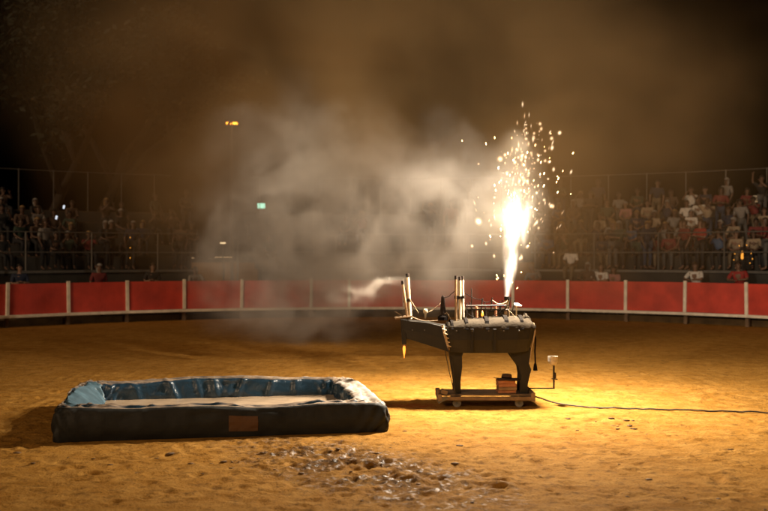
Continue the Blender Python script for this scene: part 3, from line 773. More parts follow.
# stack of cartons and the hat on it
root = empty('carton_stack', (FX + lx(505), FY - .12, .192)); tag(root, 'stack of four flat reddish cartons on the trolley under a hat', 'cartons')
for k in range(4):
    bm = box(B(), (rng.uniform(-.01, .01), rng.uniform(-.01, .01), .024 + k * .0485), (.27 - .012 * (k == 3), .24, .046), Matrix.Rotation(rng.uniform(-.06, .06), 4, 'Z'))
    obj('carton', bm, M['redcard'] if k != 1 else M['plank'], root, bevel=.005)
bm = B(); lathe(bm, [(.11, .004), (.20, .0), (.205, .006), (.12, .012), (.075, .016), (.078, .05), (.070, .078), (.03, .085), (.002, .082)], 28)
for v in bm.verts:
    rr = math.hypot(v.co.x, v.co.y)
    if rr > .15: v.co.z += .022 * (v.co.x / rr) ** 2 - .008
    v.co.y *= .86
hat = obj('hat', bm, M['hatfelt'], loc=(FX + lx(505.5), FY - .12, .192 + .198), smooth=True); hat.rotation_euler = (0, .06, .3)
tag(hat, 'dark wide-brimmed felt hat lying on the stack of cartons', 'hat')
bm = B(); lathe(bm, [(.0765, .018), (.0805, .020), (.0805, .034), (.0765, .036)], 28)
for v in bm.verts: v.co.y *= .86
obj('hat_band', bm, M['strap'], hat)

# cable running off to the right
pts = [(FX + lx(531), 14.75, .16), (FX + lx(538), 14.72, .13), (3.0 - .45, 14.7, .06), (2.95, 14.62, .02), (3.4, 14.5, .015), (4.1, 14.38, .016), (4.8, 14.25, .014), (5.6, 14.02, .016), (7.0, 13.8, .014), (9.5, 13.4, .012)]
fine = []
for i in range(len(pts) - 1):
    p0, p1, p2, p3 = (Vector(pts[min(max(k, 0), len(pts) - 1)]) for k in (i - 1, i, i + 1, i + 2))
    for k in range(8):
        t = k / 8; q = 0.5 * ((2 * p1) + (p2 - p0) * t + (2 * p0 - 5 * p1 + 4 * p2 - p3) * t * t + (3 * p1 - p0 - 3 * p2 + p3) * t ** 3)
        if i > 2: q.z = ground_z(q.x, q.y) + .014; q.y += .02 * math.sin(q.x * 2.3)
        fine.append(q)
tag(obj('cable', tube(B(), fine, .011, 6), M['cable']), 'dark cable running over the sand from the trolley to the right', 'cable')

# ------------------------------------------------------------------ spectators
DG = None
def skin_mesh(name, joints, edges, root_i, sub=1, scale=1.0):
    me = bpy.data.meshes.new(name); me.from_pydata([j[0] for j in joints], edges, []); me.update()
    o = bpy.data.objects.new(name, me); COL.objects.link(o)
    md = o.modifiers.new('skin', 'SKIN'); md.use_smooth_shade = True
    for i, sv_ in enumerate(me.skin_vertices[0].data):
        r = joints[i][1] * scale; sv_.radius = (r, r); sv_.use_root = (i == root_i)
    ss = o.modifiers.new('sub', 'SUBSURF'); ss.levels = sub; ss.render_levels = sub
    dg = bpy.context.evaluated_depsgraph_get(); dg.update()
    out = bpy.data.meshes.new_from_object(o.evaluated_get(dg)); out.name = name
    bpy.data.objects.remove(o); bpy.data.meshes.remove(me)
    out.materials.clear()
    return out

def build_pose(kind):
    """joints of a person facing -Y, feet on z = 0"""
    J = {}
    if kind.startswith('seated'):
        lean = {'seated': 0.02, 'seated_lean': 0.16, 'seated_up': 0.0}[kind]
        J['pelvis'] = (0, .02, .60); J['belly'] = (0, .01 - lean * .35, .76); J['chest'] = (0, -lean * .8, .93); J['neckb'] = (0, -lean * 1.1, 1.06)
        for s, n in ((-1, 'l'), (1, 'r')):
            J['hip' + n] = (s * .10, -.03, .57); J['knee' + n] = (s * .13, -.43, .54); J['ank' + n] = (s * .12, -.40, .09); J['toe' + n] = (s * .13, -.57, .045)
            J['sh' + n] = (s * .19, -lean * 1.0, 1.02); J['el' + n] = (s * .25, -.06 - lean, .78); J['wr' + n] = (s * .13, -.30, .66); J['ha' + n] = (s * .09, -.37, .65)
        if kind == 'seated_lean':
            for s, n in ((-1, 'l'), (1, 'r')): J['el' + n] = (s * .23, -.30, .74); J['wr' + n] = (s * .08, -.47, .70); J['ha' + n] = (s * .04, -.53, .68)
        if kind == 'seated_up':
            J['elr'] = (.27, -.20, .92); J['wrr'] = (.16, -.30, 1.12); J['har'] = (.13, -.33, 1.19)
            J['ell'] = (-.27, -.20, .92); J['wrl'] = (-.10, -.32, 1.10); J['hal'] = (-.06, -.34, 1.17)
    else:
        lean = 0.14 if kind == 'leaning' else 0.0
        J['pelvis'] = (0, 0.05, .96); J['belly'] = (0, .04 - lean * .3, 1.12); J['chest'] = (0, -lean * .7, 1.30); J['neckb'] = (0, -lean, 1.44)
        for s, n in ((-1, 'l'), (1, 'r')):
            J['hip' + n] = (s * .10, .04, .92); J['knee' + n] = (s * .12, .01, .50); J['ank' + n] = (s * .12, .05, .09); J['toe' + n] = (s * .15, -.12, .045)
            J['sh' + n] = (s * .20, -lean, 1.40); J['el' + n] = (s * .27, .02, 1.12); J['wr' + n] = (s * .25, -.10, .89); J['ha' + n] = (s * .24, -.14, .82)
        if kind == 'leaning':
            for s, n in ((-1, 'l'), (1, 'r')): J['el' + n] = (s * .30, -.30, 1.20); J['wr' + n] = (s * .12, -.44, 1.19); J['ha' + n] = (s * .06, -.47, 1.185)
        if kind == 'cheering':
            J['ell'] = (-.34, -.10, 1.52); J['wrl'] = (-.28, -.16, 1.76); J['hal'] = (-.26, -.17, 1.84); J['elr'] = (.30, -.16, 1.30); J['wrr'] = (.12, -.26, 1.50); J['har'] = (.08, -.27, 1.57)
        if kind == 'crossed':
            J['ell'] = (-.28, -.04, 1.14); J['wrl'] = (.05, -.24, 1.16); J['hal'] = (.12, -.22, 1.17); J['elr'] = (.28, -.04, 1.14); J['wrr'] = (-.05, -.27, 1.19); J['har'] = (-.12, -.25, 1.20)
    nb = Vector(J['neckb'])
    J['neck'] = tuple(nb + Vector((0, -.015, .06))); J['jaw'] = tuple(nb + Vector((0, -.035, .125))); J['skull'] = tuple(nb + Vector((0, -.02, .205))); J['crown'] = tuple(nb + Vector((0, -.015, .265)))
    return {k: Vector(v) for k, v in J.items()}
RAD = dict(pelvis=.135, belly=.125, chest=.135, neckb=.075, neck=.055, jaw=.068, skull=.088, crown=.062, hip=.092, knee=.062, ank=.042, toe=.035, sh=.068, el=.043, wr=.030, ha=.036)
def rad(k): return RAD[k] if k in RAD else RAD[k[:-1]]
BODY_E = [('pelvis', 'belly'), ('belly', 'chest'), ('chest', 'neckb'), ('neckb', 'neck'), ('neck', 'jaw'), ('jaw', 'skull'), ('skull', 'crown')]
for n in 'lr': BODY_E += [('pelvis', 'hip' + n), ('hip' + n, 'knee' + n), ('knee' + n, 'ank' + n), ('ank' + n, 'toe' + n), ('chest', 'sh' + n), ('sh' + n, 'el' + n), ('el' + n, 'wr' + n), ('wr' + n, 'ha' + n)]

def build_proto(kind):
    J = build_pose(kind); keys = list(J); ix = {k: i for i, k in enumerate(keys)}
    body = skin_mesh('body', [(J[k], rad(k)) for k in keys], [(ix[a], ix[b]) for a, b in BODY_E], 0)
    bm = B(); bm.from_mesh(body)
    for n, s in (('l', -1), ('r', 1)):                                   # fingers and thumb
        w, h = J['wr' + n], J['ha' + n]; d = (h - w).normalized(); side = d.cross(Vector((0, 0, 1)))
        if side.length < .1: side = Vector((1, 0, 0))
        side.normalize(); up = side.cross(d)
        for k, ln in enumerate((.062, .072, .068, .052)):
            a = h + side * (k - 1.5) * .019 + d * .012; b = a + d * ln * .55 - up * .006; c = b + d * ln * .45 - up * .022
            tube(bm, [a, b, c], [.0095, .009, .0065], 6)
        a = h - d * .02 - side * s * .028; tube(bm, [a, a - side * s * .025 + d * .02, a - side * s * .03 + d * .055], [.011, .010, .007], 6)
    sk = J['skull']; f = Vector((0, -1, 0))
    tube(bm, [sk + Vector((0, -.080, .005)), sk + Vector((0, -.108, -.030)), sk + Vector((0, -.086, -.044))], [.008, .016, .010], 6)      # nose
    for s in (-1, 1):
        tube(bm, [sk + Vector((s * .083, -.005, .012)), sk + Vector((s * .098, .008, -.008)), sk + Vector((s * .082, -.003, -.04))], [.010, .017, .008], 6)   # ears
    n0 = len(bm.faces); bm.faces.ensure_lookup_table()
    for s in (-1, 1):                                                   # eyes, brows
        bmesh.ops.create_icosphere(bm, subdivisions=1, radius=.012, matrix=Matrix.Translation(sk + Vector((s * .034, -.078, -.004))))
        tube(bm, [sk + Vector((s * .018, -.088, .018)), sk + Vector((s * .05, -.076, .020))], .005, 5)
    tube(bm, [sk + Vector((-.024, -.084, -.075)), sk + Vector((0, -.092, -.077)), sk + Vector((.024, -.084, -.075))], .005, 5)   # mouth
    bm.faces.ensure_lookup_table()
    for f in bm.faces: f.material_index = 1 if f.index >= n0 or f.index < 0 else 0
    bm.to_mesh(body); bm.free(); body.shade_smooth()
    # shirt
    def half(a, b, f_): return J[a].lerp(J[b], f_)
    js = [(J['pelvis'] + Vector((0, 0, .0)), .150), (J['belly'], .145), (J['chest'], .153), (J['neckb'] + Vector((0, 0, -.01)), .088)]
    es = [(0, 1), (1, 2), (2, 3)]
    for n in 'lr':
        o = len(js); js += [(J['sh' + n], .083), (half('sh' + n, 'el' + n, .55), .068), (half('sh' + n, 'el' + n, .9), .064)]; es += [(2, o), (o, o + 1), (o + 1, o + 2)]
    shirt = skin_mesh('shirt', js, es, 0)
    js = [(J['pelvis'] + Vector((0, 0, -.03)), .148)]; es = []
    for n in 'lr':
        o = len(js); js += [(J['hip' + n], .104), (J['knee' + n], .076), (J['ank' + n] + Vector((0, 0, .04)), .056)]; es += [(0, o), (o, o + 1), (o + 1, o + 2)]
    trous = skin_mesh('trousers', js, es, 0)
    hairs = []
    for long_ in (0, 1):
        bm = B(); bmesh.ops.create_uvsphere(bm, u_segments=16, v_segments=10, radius=1.0)
        for v in bm.verts:
            c = v.co; k = 1 + .08 * math.sin(c.x * 9 + c.z * 7) * math.cos(c.y * 8)
            x, y, z = c.x * .100 * k, c.y * .112 * k, c.z * .105 * k
            if long_ and z < 0 and y > -.02: z *= 2.6; x *= 1.12
            v.co = sk + Vector((x, y + .010, z + .030))
        kill = [v for v in bm.verts if (v.co.y < sk.y - .035 and v.co.z < sk.z + .045) or (not long_ and v.co.z < sk.z - .04)]
        bmesh.ops.delete(bm, geom=kill, context='VERTS')
        me = bpy.data.meshes.new('hair'); bm.to_mesh(me); bm.free(); me.shade_smooth(); hairs.append(me)
    return dict(body=body, shirt=shirt, trousers=trous, hair=hairs)
PROTO = {k: build_proto(k) for k in ('seated', 'seated_lean', 'seated_up', 'standing', 'leaning', 'crossed', 'cheering')}
def plain(name, c, r=.8):
    m = material(name, c, r, .2, 12); return m
SHIRT = {'white': plain('white_cotton', (.55, .53, .50)), 'pale grey': plain('pale_grey_cotton', (0.174, 0.164, 0.155)), 'dark red': plain('dark_red_cotton', (0.136, 0.019, 0.019)),
         'red': plain('red_cotton', (0.260, 0.022, 0.019)), 'navy': plain('navy_cotton', (0.012, 0.019, 0.043)), 'black': plain('black_cotton', (0.011, 0.011, 0.012)),
         'dark green': plain('dark_green_cotton', (0.019, 0.037, 0.025)), 'beige': plain('beige_cotton', (0.260, 0.205, 0.143)), 'blue': plain('blue_cotton', (0.043, 0.081, 0.155)), 'brown': plain('brown_cotton', (0.062, 0.037, 0.025)), 'pink': plain('pink_cotton', (0.310, 0.149, 0.136))}
SKINM = [plain('skin_light', (0.211, 0.124, 0.084), .55), plain('skin_tan', (0.155, 0.087, 0.056), .55), plain('skin_dark', (0.099, 0.056, 0.037), .55)]
TROU = [plain('denim', (0.025, 0.037, 0.068)), plain('black_trousers', (0.012, 0.012, 0.014)), plain('khaki_trousers', (0.136, 0.105, 0.068)), plain('grey_trousers', (0.074, 0.074, 0.074))]
HAIR = [plain('dark_hair', (.015, .011, .009), .5), plain('brown_hair', (.05, .03, .018), .5), plain('blond_hair', (.25, .16, .07), .5), plain('grey_hair', (.25, .24, .23), .5)]
for p in PROTO.values():
    for k, mm in (('body', SKINM[0]), ('shirt', SHIRT['white']), ('trousers', TROU[0]), ('body', HAIR[0])): p[k].materials.append(mm)
    for h in p['hair']: h.materials.append(HAIR[0])

def setmat(o, mat):
    o.material_slots[0].link = 'OBJECT'; o.material_slots[0].material = mat
def person(pose, loc, rz, colour, label, group, scale=1.0, hair=None):
    p = PROTO[pose]
    root = bpy.data.objects.new('person', p['body']); COL.objects.link(root)
    root.location = loc; root.rotation_euler = (rng.gauss(0, .05), rng.gauss(0, .05), rz); root.scale = (scale,) * 3
    tag(root, label, 'person', group); setmat(root, SKINM[2] if 'left' in group else rng.choice(SKINM))  # left-stand skin and trousers set dark to stand for the shade there
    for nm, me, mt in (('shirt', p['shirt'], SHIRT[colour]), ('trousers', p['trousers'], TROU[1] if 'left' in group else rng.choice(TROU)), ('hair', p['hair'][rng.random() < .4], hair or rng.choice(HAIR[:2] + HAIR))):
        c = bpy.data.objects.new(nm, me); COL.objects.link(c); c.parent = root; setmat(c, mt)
    return root

ORD = ['first', 'second', 'third', 'fourth', 'fifth', 'sixth', 'seventh', 'eighth', 'ninth', 'tenth', 'eleventh', 'twelfth', 'thirteenth', 'fourteenth', 'fifteenth', 'sixteenth', 'seventeenth', 'eighteenth', 'nineteenth', 'twentieth']
ROWN = {1: 'lowest', 2: 'second', 3: 'middle', 4: 'fourth', 5: 'top'}
DARKS = ['navy', 'black', 'dark green', 'brown', 'blue', 'dark red', 'black', 'navy']
MIX = DARKS + ['pale grey', 'beige', 'navy', 'dark green', 'brown', 'black', 'blue']
def seat_rows(side, px0, px1, occ, pal, forced):
    """forced: {row: {approx px: colour}}"""
    for k in range(1, ROWS + 1):
        r = R0 + 0.25 + TREAD * k + 0.20; z = Z0 + RISE * (k - 1)
        px = px0 + rng.uniform(0, 8); n = 0
        f = dict(forced.get(k, {}))
        while px < px1:
            near = [q for q in f if abs(q - px) < 9]
            if near or rng.random() < occ:
                col = f.pop(near[0]) if near else rng.choice(pal)
                th = theta_at(px, r)
                pose = rng.choices(('seated', 'seated_lean', 'seated_up', 'standing', 'crossed', 'cheering'), (4, 4, 2, 1.6 if k > 2 else 0, .8 if k > 2 else 0, .8 if k > 2 else 0))[0]
                art = 'person in %s top %s, %s from the left on the %s bench, %s grandstand' % (col, 'sitting' if pose.startswith('seated') else 'standing', ORD[min(n, 19)], ROWN[k], side)
                person(pose, ring(th, r + (rng.uniform(-.05, .05) if pose.startswith('seated') else -.30), z), -th + rng.gauss(0, .25), col, art, 'spectators in the %s grandstand' % side, rng.uniform(.92, 1.06))
                n += 1
            px += rng.uniform(15.5, 20)
seat_rows('right', 540, 775, .93, MIX, {5: {690: 'white', 626: 'pale grey', 728: 'pale grey'}, 4: {690: 'white', 707: 'white', 650: 'beige', 630: 'pink', 748: 'dark red'}, 3: {697: 'white', 664: 'pale grey', 600: 'beige'}, 2: {620: 'pale grey', 668: 'pale grey', 762: 'dark red'}, 1: {692: 'dark red', 640: 'dark green'}})
seat_rows('left', -2, 192, .42, ['black', 'black', 'navy', 'dark green', 'brown', 'black'], {4: {78: 'brown'}, 3: {44: 'pale grey', 168: 'brown'}, 2: {42: 'brown'}, 1: {95: 'dark red'}})  # dark clothes imitate the shade in this stand
seat_rows('middle', 270, 492, .15, DARKS + ['pale grey'], {})

def at_barrier(px, colour, label, pose='leaning', scale=1.0, dr=0.55, dz=0.20):
    r = RB + dr; th = theta_at(px, r)
    return person(pose, ring(th, r, dz), -th + rng.gauss(0, .1), colour, label, 'spectators at the barrier', scale)
at_barrier(541, 'pale grey', 'person in pale grey top leaning on the barrier just right of the sparks')
at_barrier(588, 'brown', 'person in brown top leaning on the barrier left of a white-shirted one', scale=1.02)
at_barrier(601, 'white', 'person in white shirt leaning on the barrier under the right stand, between two others')
at_barrier(615, 'pink', 'person in pink top leaning on the barrier beside the white-shirted one', scale=.95)
at_barrier(697, 'white', 'person in white T-shirt alone at the barrier by the right posts', scale=1.03)
at_barrier(742, 'red', 'person in red jacket at the barrier near the right edge', scale=1.05)
at_barrier(197, 'pale grey', 'person in pale grey top at the dark left barrier', scale=.93)
at_barrier(150, 'black', 'person in black top standing behind the dark left barrier', 'crossed')
at_barrier(97, 'dark red', 'person in dark red top standing behind the left barrier', 'standing')
at_barrier(20, 'navy', 'person in navy top behind the barrier at the far left', 'crossed')
at_barrier(380, 'navy', 'person in navy top at the barrier hidden in smoke', 'standing')
th = theta_at(570, R0 + .2)
person('seated', ring(th, R0 + .18, Z0 - .485), -th, 'white', 'person in white shirt sitting on the edge of the right stand above the barrier', 'spectators at the barrier')
for px, c, pose in ((620, 'dark green', 'standing'), (612, 'black', 'crossed'), (648, 'navy', 'standing'), (684, 'dark red', 'standing'), (699, 'red', 'crossed'), (764, 'dark red', 'crossed')):
    th = theta_at(px, R0 + .55)
    person(pose, ring(th, R0 + .55, Z0), -th + rng.gauss(0, .5), c, 'person in %s standing behind the right railing, %s' % (c, {620: 'leftmost pair', 612: 'arms folded', 648: 'by the third post', 684: 'bare arms hanging', 699: 'arms folded', 764: 'at the right edge'}[px]), 'spectators standing at the right railing')
for px, c, pose in ((46, 'pale grey', 'standing'), (110, 'black', 'crossed'), (130, 'navy', 'standing'), (178, 'brown', 'standing')):
    th = theta_at(px, R0 + .55)
    person(pose, ring(th, R0 + .55, Z0), -th + rng.gauss(0, .4), c, 'person in %s top standing on the front tier of the dark left stand' % c, 'spectators standing in the left grandstand')

# phones and little bulbs glowing in the left stand
for px, py, k, lab in ((56.5, 217.5, 3, 'glowing phone held up in the dark left stand, lower of two'), (64, 207, 4, 'glowing phone held up high in the dark left stand')):
    r = R0 + .25 + TREAD * k - .25; th = theta_at(px, r); p = ring(th, r); z = CAM_H - (py - 255.5) / 1000 * p.y
    ph = obj('phone', box(B(), (0, 0, 0), (.075, .010, .145)), M['iron'], loc=(p.x, p.y, z), bevel=.003); ph.rotation_euler = (.1, .15, -th); tag(ph, lab, 'phone', 'phones in the left stand')
    obj('screen', box(B(), (0, -.0065, 0), (.066, .003, .13)), M['phone_glow'], ph)
root = empty('string_lights', ring(theta_at(130, R0 + .1), R0 + .1, Z0)); tag(root, 'short string of amber bulbs on the left stand railing', 'string lights')
obj('wire', tube(B(), [(0, 0, 0), (.02, -.02, .6), (0, 0, 1.25)], .006, 5), M['cable'], root)
for z in (.42, .78, 1.14):
    obj('bulb', lathe(B(), [(.006, -.02), (.019, 0), (.017, .015), (.006, .03)], 8, (.02, -.03, z)), M['amber_glow'], root)

# ------------------------------------------------------------------ firework: a fountain of sparks
SPARK_X, SPARK_Y = FX + lx(507.2), FY + 0.04
SPARK_Z = lz(296.5)
def build_fountain():
    root = empty('spark_fountain', (SPARK_X, SPARK_Y, SPARK_Z))
    tag(root, 'white-hot fountain of sparks shooting up from the back of the float', 'firework')
    # white-hot core: glowing gas, brightest on its axis
    m = bpy.data.materials.new('white_hot_gas'); m.use_nodes = True
    nt = m.node_tree; N = nt.nodes; L = nt.links; N.remove(N['Principled BSDF'])
    out = N['Material Output']; em = N.new('ShaderNodeEmission'); L.new(em.outputs[0], out.inputs['Volume'])
    em.inputs['Color'].default_value = (1.0, .80, .56, 1)
    tc = N.new('ShaderNodeTexCoord'); sp = N.new('ShaderNodeSeparateXYZ'); L.new(tc.outputs['Object'], sp.inputs[0])
    def mth(op, a, b=None, c=None):
        x = N.new('ShaderNodeMath'); x.operation = op
        for i, v in enumerate((a, b, c)):
            if v is None: continue
            if isinstance(v, (int, float)): x.inputs[i].default_value = v
            else: L.new(v, x.inputs[i])
        return x.outputs[0]
    def mr(v, a, b, c=0.0, d=1.0, smooth=True):
        x = N.new('ShaderNodeMapRange'); x.interpolation_type = 'SMOOTHSTEP' if smooth else 'LINEAR'
        for i, q in ((1, a), (2, b), (3, c), (4, d)): x.inputs[i].default_value = q
        L.new(v, x.inputs[0]); return x.outputs[0]
    z = sp.outputs['Z']
    mp = N.new('ShaderNodeMapping'); mp.inputs['Scale'].default_value = (7, 7, 2.2); L.new(tc.outputs['Object'], mp.inputs['Vector'])
    nz = N.new('ShaderNodeTexNoise'); nz.inputs['Scale'].default_value = 1.0; nz.inputs['Detail'].default_value = 3; L.new(mp.outputs[0], nz.inputs['Vector'])
    wob = mth('MULTIPLY', mth('SUBTRACT', nz.outputs['Fac'], .5), mth('MULTIPLY', z, .42))
    dx = mth('SUBTRACT', mth('SUBTRACT', sp.outputs['X'], mth('MULTIPLY', z, .12)), wob)
    d = mth('SQRT', mth('ADD', mth('MULTIPLY', dx, dx), mth('MULTIPLY', sp.outputs['Y'], sp.outputs['Y'])))
    R = mth('ADD', mth('MULTIPLY', z, .20), .05)
    q = mth('DIVIDE', d, R)
    rad_ = mth('POWER', mr(q, 1.0, 0.0, smooth=False), 2.2)
    hgt = mr(z, 1.75, 0.55)
    e = mth('MULTIPLY', mth('MULTIPLY', rad_, hgt), mr(nz.outputs['Fac'], .36, .60, .10, 1.0))
    e = mth('MULTIPLY', e, mr(z, 0, .5, 2.6, 1.0, False))
    L.new(mth('MULTIPLY', e, 55.0), em.inputs['Strength'])
    m.cycles.volume_step_rate = 0.22; m.cycles.emission_sampling = 'NONE'
    bm = B(); prof = [(.057, 0.0), (.12, .25), (.26, .8), (.42, 1.45), (.57, 2.05)]
    rings_ = []
    for r, zz in prof: rings_.append([bm.verts.new((zz * .12 + r * math.cos(2 * PI * k / 16), r * math.sin(2 * PI * k / 16), zz)) for k in range(16)])
    for a, b in zip(rings_, rings_[1:]):
        for k in range(16): bm.faces.new((a[k], a[(k + 1) % 16], b[(k + 1) % 16], b[k]))
    bm.faces.new(list(reversed(rings_[0]))); bm.faces.new(rings_[-1])
    obj('white_hot_core', bm, m, root)
    # burning sparks: little balls of glowing gas, hottest in the middle
    def spark_mat(name, col, s):
        m2 = bpy.data.materials.new(name); m2.use_nodes = True
        nt = m2.node_tree; N = nt.nodes; L = nt.links; N.remove(N['Principled BSDF'])
        em = N.new('ShaderNodeEmission'); L.new(em.outputs[0], N['Material Output'].inputs['Volume']); em.inputs['Color'].default_value = (*col, 1)
        tc = N.new('ShaderNodeTexCoord'); ln = N.new('ShaderNodeVectorMath'); ln.operation = 'LENGTH'; L.new(tc.outputs['Object'], ln.inputs[0])
        r1 = N.new('ShaderNodeMapRange'); r1.inputs[1].default_value = 1.0; r1.inputs[2].default_value = 0.0; L.new(ln.outputs['Value'], r1.inputs[0])
        pw = N.new('ShaderNodeMath'); pw.operation = 'POWER'; L.new(r1.outputs[0], pw.inputs[0]); pw.inputs[1].default_value = 4.2
        mu = N.new('ShaderNodeMath'); mu.operation = 'MULTIPLY'; L.new(pw.outputs[0], mu.inputs[0]); mu.inputs[1].default_value = s; L.new(mu.outputs[0], em.inputs['Strength'])
        m2.cycles.volume_step_rate = 0.6; m2.cycles.emission_sampling = 'NONE'
        return m2
    sm = [spark_mat('spark_gas_warm', (1.0, .60, .30), 110.0), spark_mat('spark_gas_white', (1.0, .68, .38), 150.0)]
    meshes = []
    for mt in sm:
        bm = B(); bmesh.ops.create_icosphere(bm, subdivisions=2, radius=1.0); me = bpy.data.meshes.new('spark'); bm.to_mesh(me); bm.free(); me.materials.append(mt); meshes.append(me)
    r = random.Random(21)
    pts = [(522.5, 104.5, 1.0), (524.5, 116, .9), (529, 115, .9), (540, 124, 1.0), (525, 124, .8), (531, 126, .8), (526, 128.5, .8), (526.5, 133, .8), (534, 133.5, .8), (550, 132.5, .8), (559.5, 133, .9), (533, 139, 1.1),
           (526, 139, .7), (528.5, 144, .8), (551.5, 138.5, .9), (552.5, 143, 1.0), (552, 148, .9), (542, 140, .7), (545, 151, .8), (500, 159, 1.1), (518.5, 145, .9), (517, 150, 1.0), (512, 150, 1.0), (505, 155, .7),
           (510, 155, .6), (478.5, 164, .8), (571, 172, 1.0), (553.5, 169.5, .8), (498.5, 183, .7), (474.5, 203, .8), (476, 210, .8), (478.5, 221.5, 1.3), (494, 211, .8), (494.5, 197.5, .8), (562.5, 212.5, 1.0), (560, 226, .9), (557, 228, .8),
           (551, 206, 1.0), (553, 206.5, 1.0), (545, 203, .9), (544, 200, .8), (539, 203.5, .9), (542.5, 194, .8), (533, 215.5, .9), (541, 219, .7), (535.5, 223.5, 1.1), (537, 222, 1.0), (530, 229, .8), (538.5, 228, .8), (545, 215, .6),
           (527, 247, .9), (529, 246, .8), (521.5, 257, .9), (520, 258.5, .8), (472, 246, .9), (486, 243.5, .8), (494, 256, .7), (553.5, 252.5, .5), (491, 225, .8), (507, 173, .7), (502, 178, .6), (548, 179, .6), (538, 160, 1.0), (545, 161, 1.0), (549, 162, 1.0), (534.5, 163, .7)]
    for _ in range(232):
        y = r.triangular(118, 245, 185); c = 513 + (245 - y) * .14; s = 5 + (y - 120) * .02 + (8 if r.random() < .3 else 2)
        pts.append((r.gauss(c, s), y, r.choice((.3, .4, .5, .6, .8))))
    for i, (px, py, s) in enumerate(pts):
        y = 15.04 + r.gauss(0, .22); k = y / 1000
        x = (px - 384) * k; z = CAM_H - (py - 255.5) * k
        o = bpy.data.objects.new('spark', meshes[1 if r.random() < .5 else 0]); COL.objects.link(o); o.parent = root
        o.location = (x - SPARK_X, y - SPARK_Y, z - SPARK_Z); rr = .060 * s * r.uniform(.7, 1.25)
        d = Vector((x - SPARK_X + r.gauss(0, .25), r.gauss(0, .2), z - SPARK_Z + .3)); o.rotation_mode = 'QUATERNION'; o.rotation_quaternion = d.to_track_quat('Z', 'Y')
        el = r.choice((1, 1.2, 1.6, 2.2, 3.0, 4.0)); rr /= el ** .55; o.scale = (rr, rr, rr * el)
    # finest embers, too many to count
    V, F = [], []
    bm = B(); bmesh.ops.create_icosphere(bm, subdivisions=1, radius=1.0); bv = [v.co.copy() for v in bm.verts]; bf = [[v.index for v in f.verts] for f in bm.faces]; bm.free()
    for _ in range(160):
        t = r.random() ** .8; z = .1 + t * 2.3; s = .06 + z * .12
        c = Vector((z * .12 + r.gauss(0, s), r.gauss(0, s), z))
        if min((c - Vector((k_ * .12, 0, k_))).length for k_ in (.6, 1.2, 1.9, 2.35)) < .32: continue
        q = r.uniform(.003, .008); d = Vector((c.x, c.y, z)).normalized()
        o = len(V); V += [c + v * q + d * v.dot(d) * q * 2.0 for v in bv]; F += [[i + o for i in f] for f in bf]
    me = bpy.data.meshes.new('embers'); me.from_pydata(V, [], F); me.update()
    em = material('ember_glow', (1, .6, .2), .5, 0, emit=(1.0, .50, .16), estr=7.0); em.cycles.emission_sampling = 'NONE'
    o = link('embers', me, em, root); o['kind'] = 'stuff'
    # the light it throws
    for dz, share in ((.6, .05), (1.2, .32), (1.9, .37), (2.35, .26)):
        ld = bpy.data.lights.new('spark_light', 'POINT'); lo = bpy.data.objects.new('spark_light', ld); COL.objects.link(lo); lo.parent = root
        lo.location = (dz * .12, 0, dz); ld.energy = FIRE_POWER * share; ld.color = FIRE_COLOR; ld.shadow_soft_size = .14 if dz < 2 else .04
build_fountain()

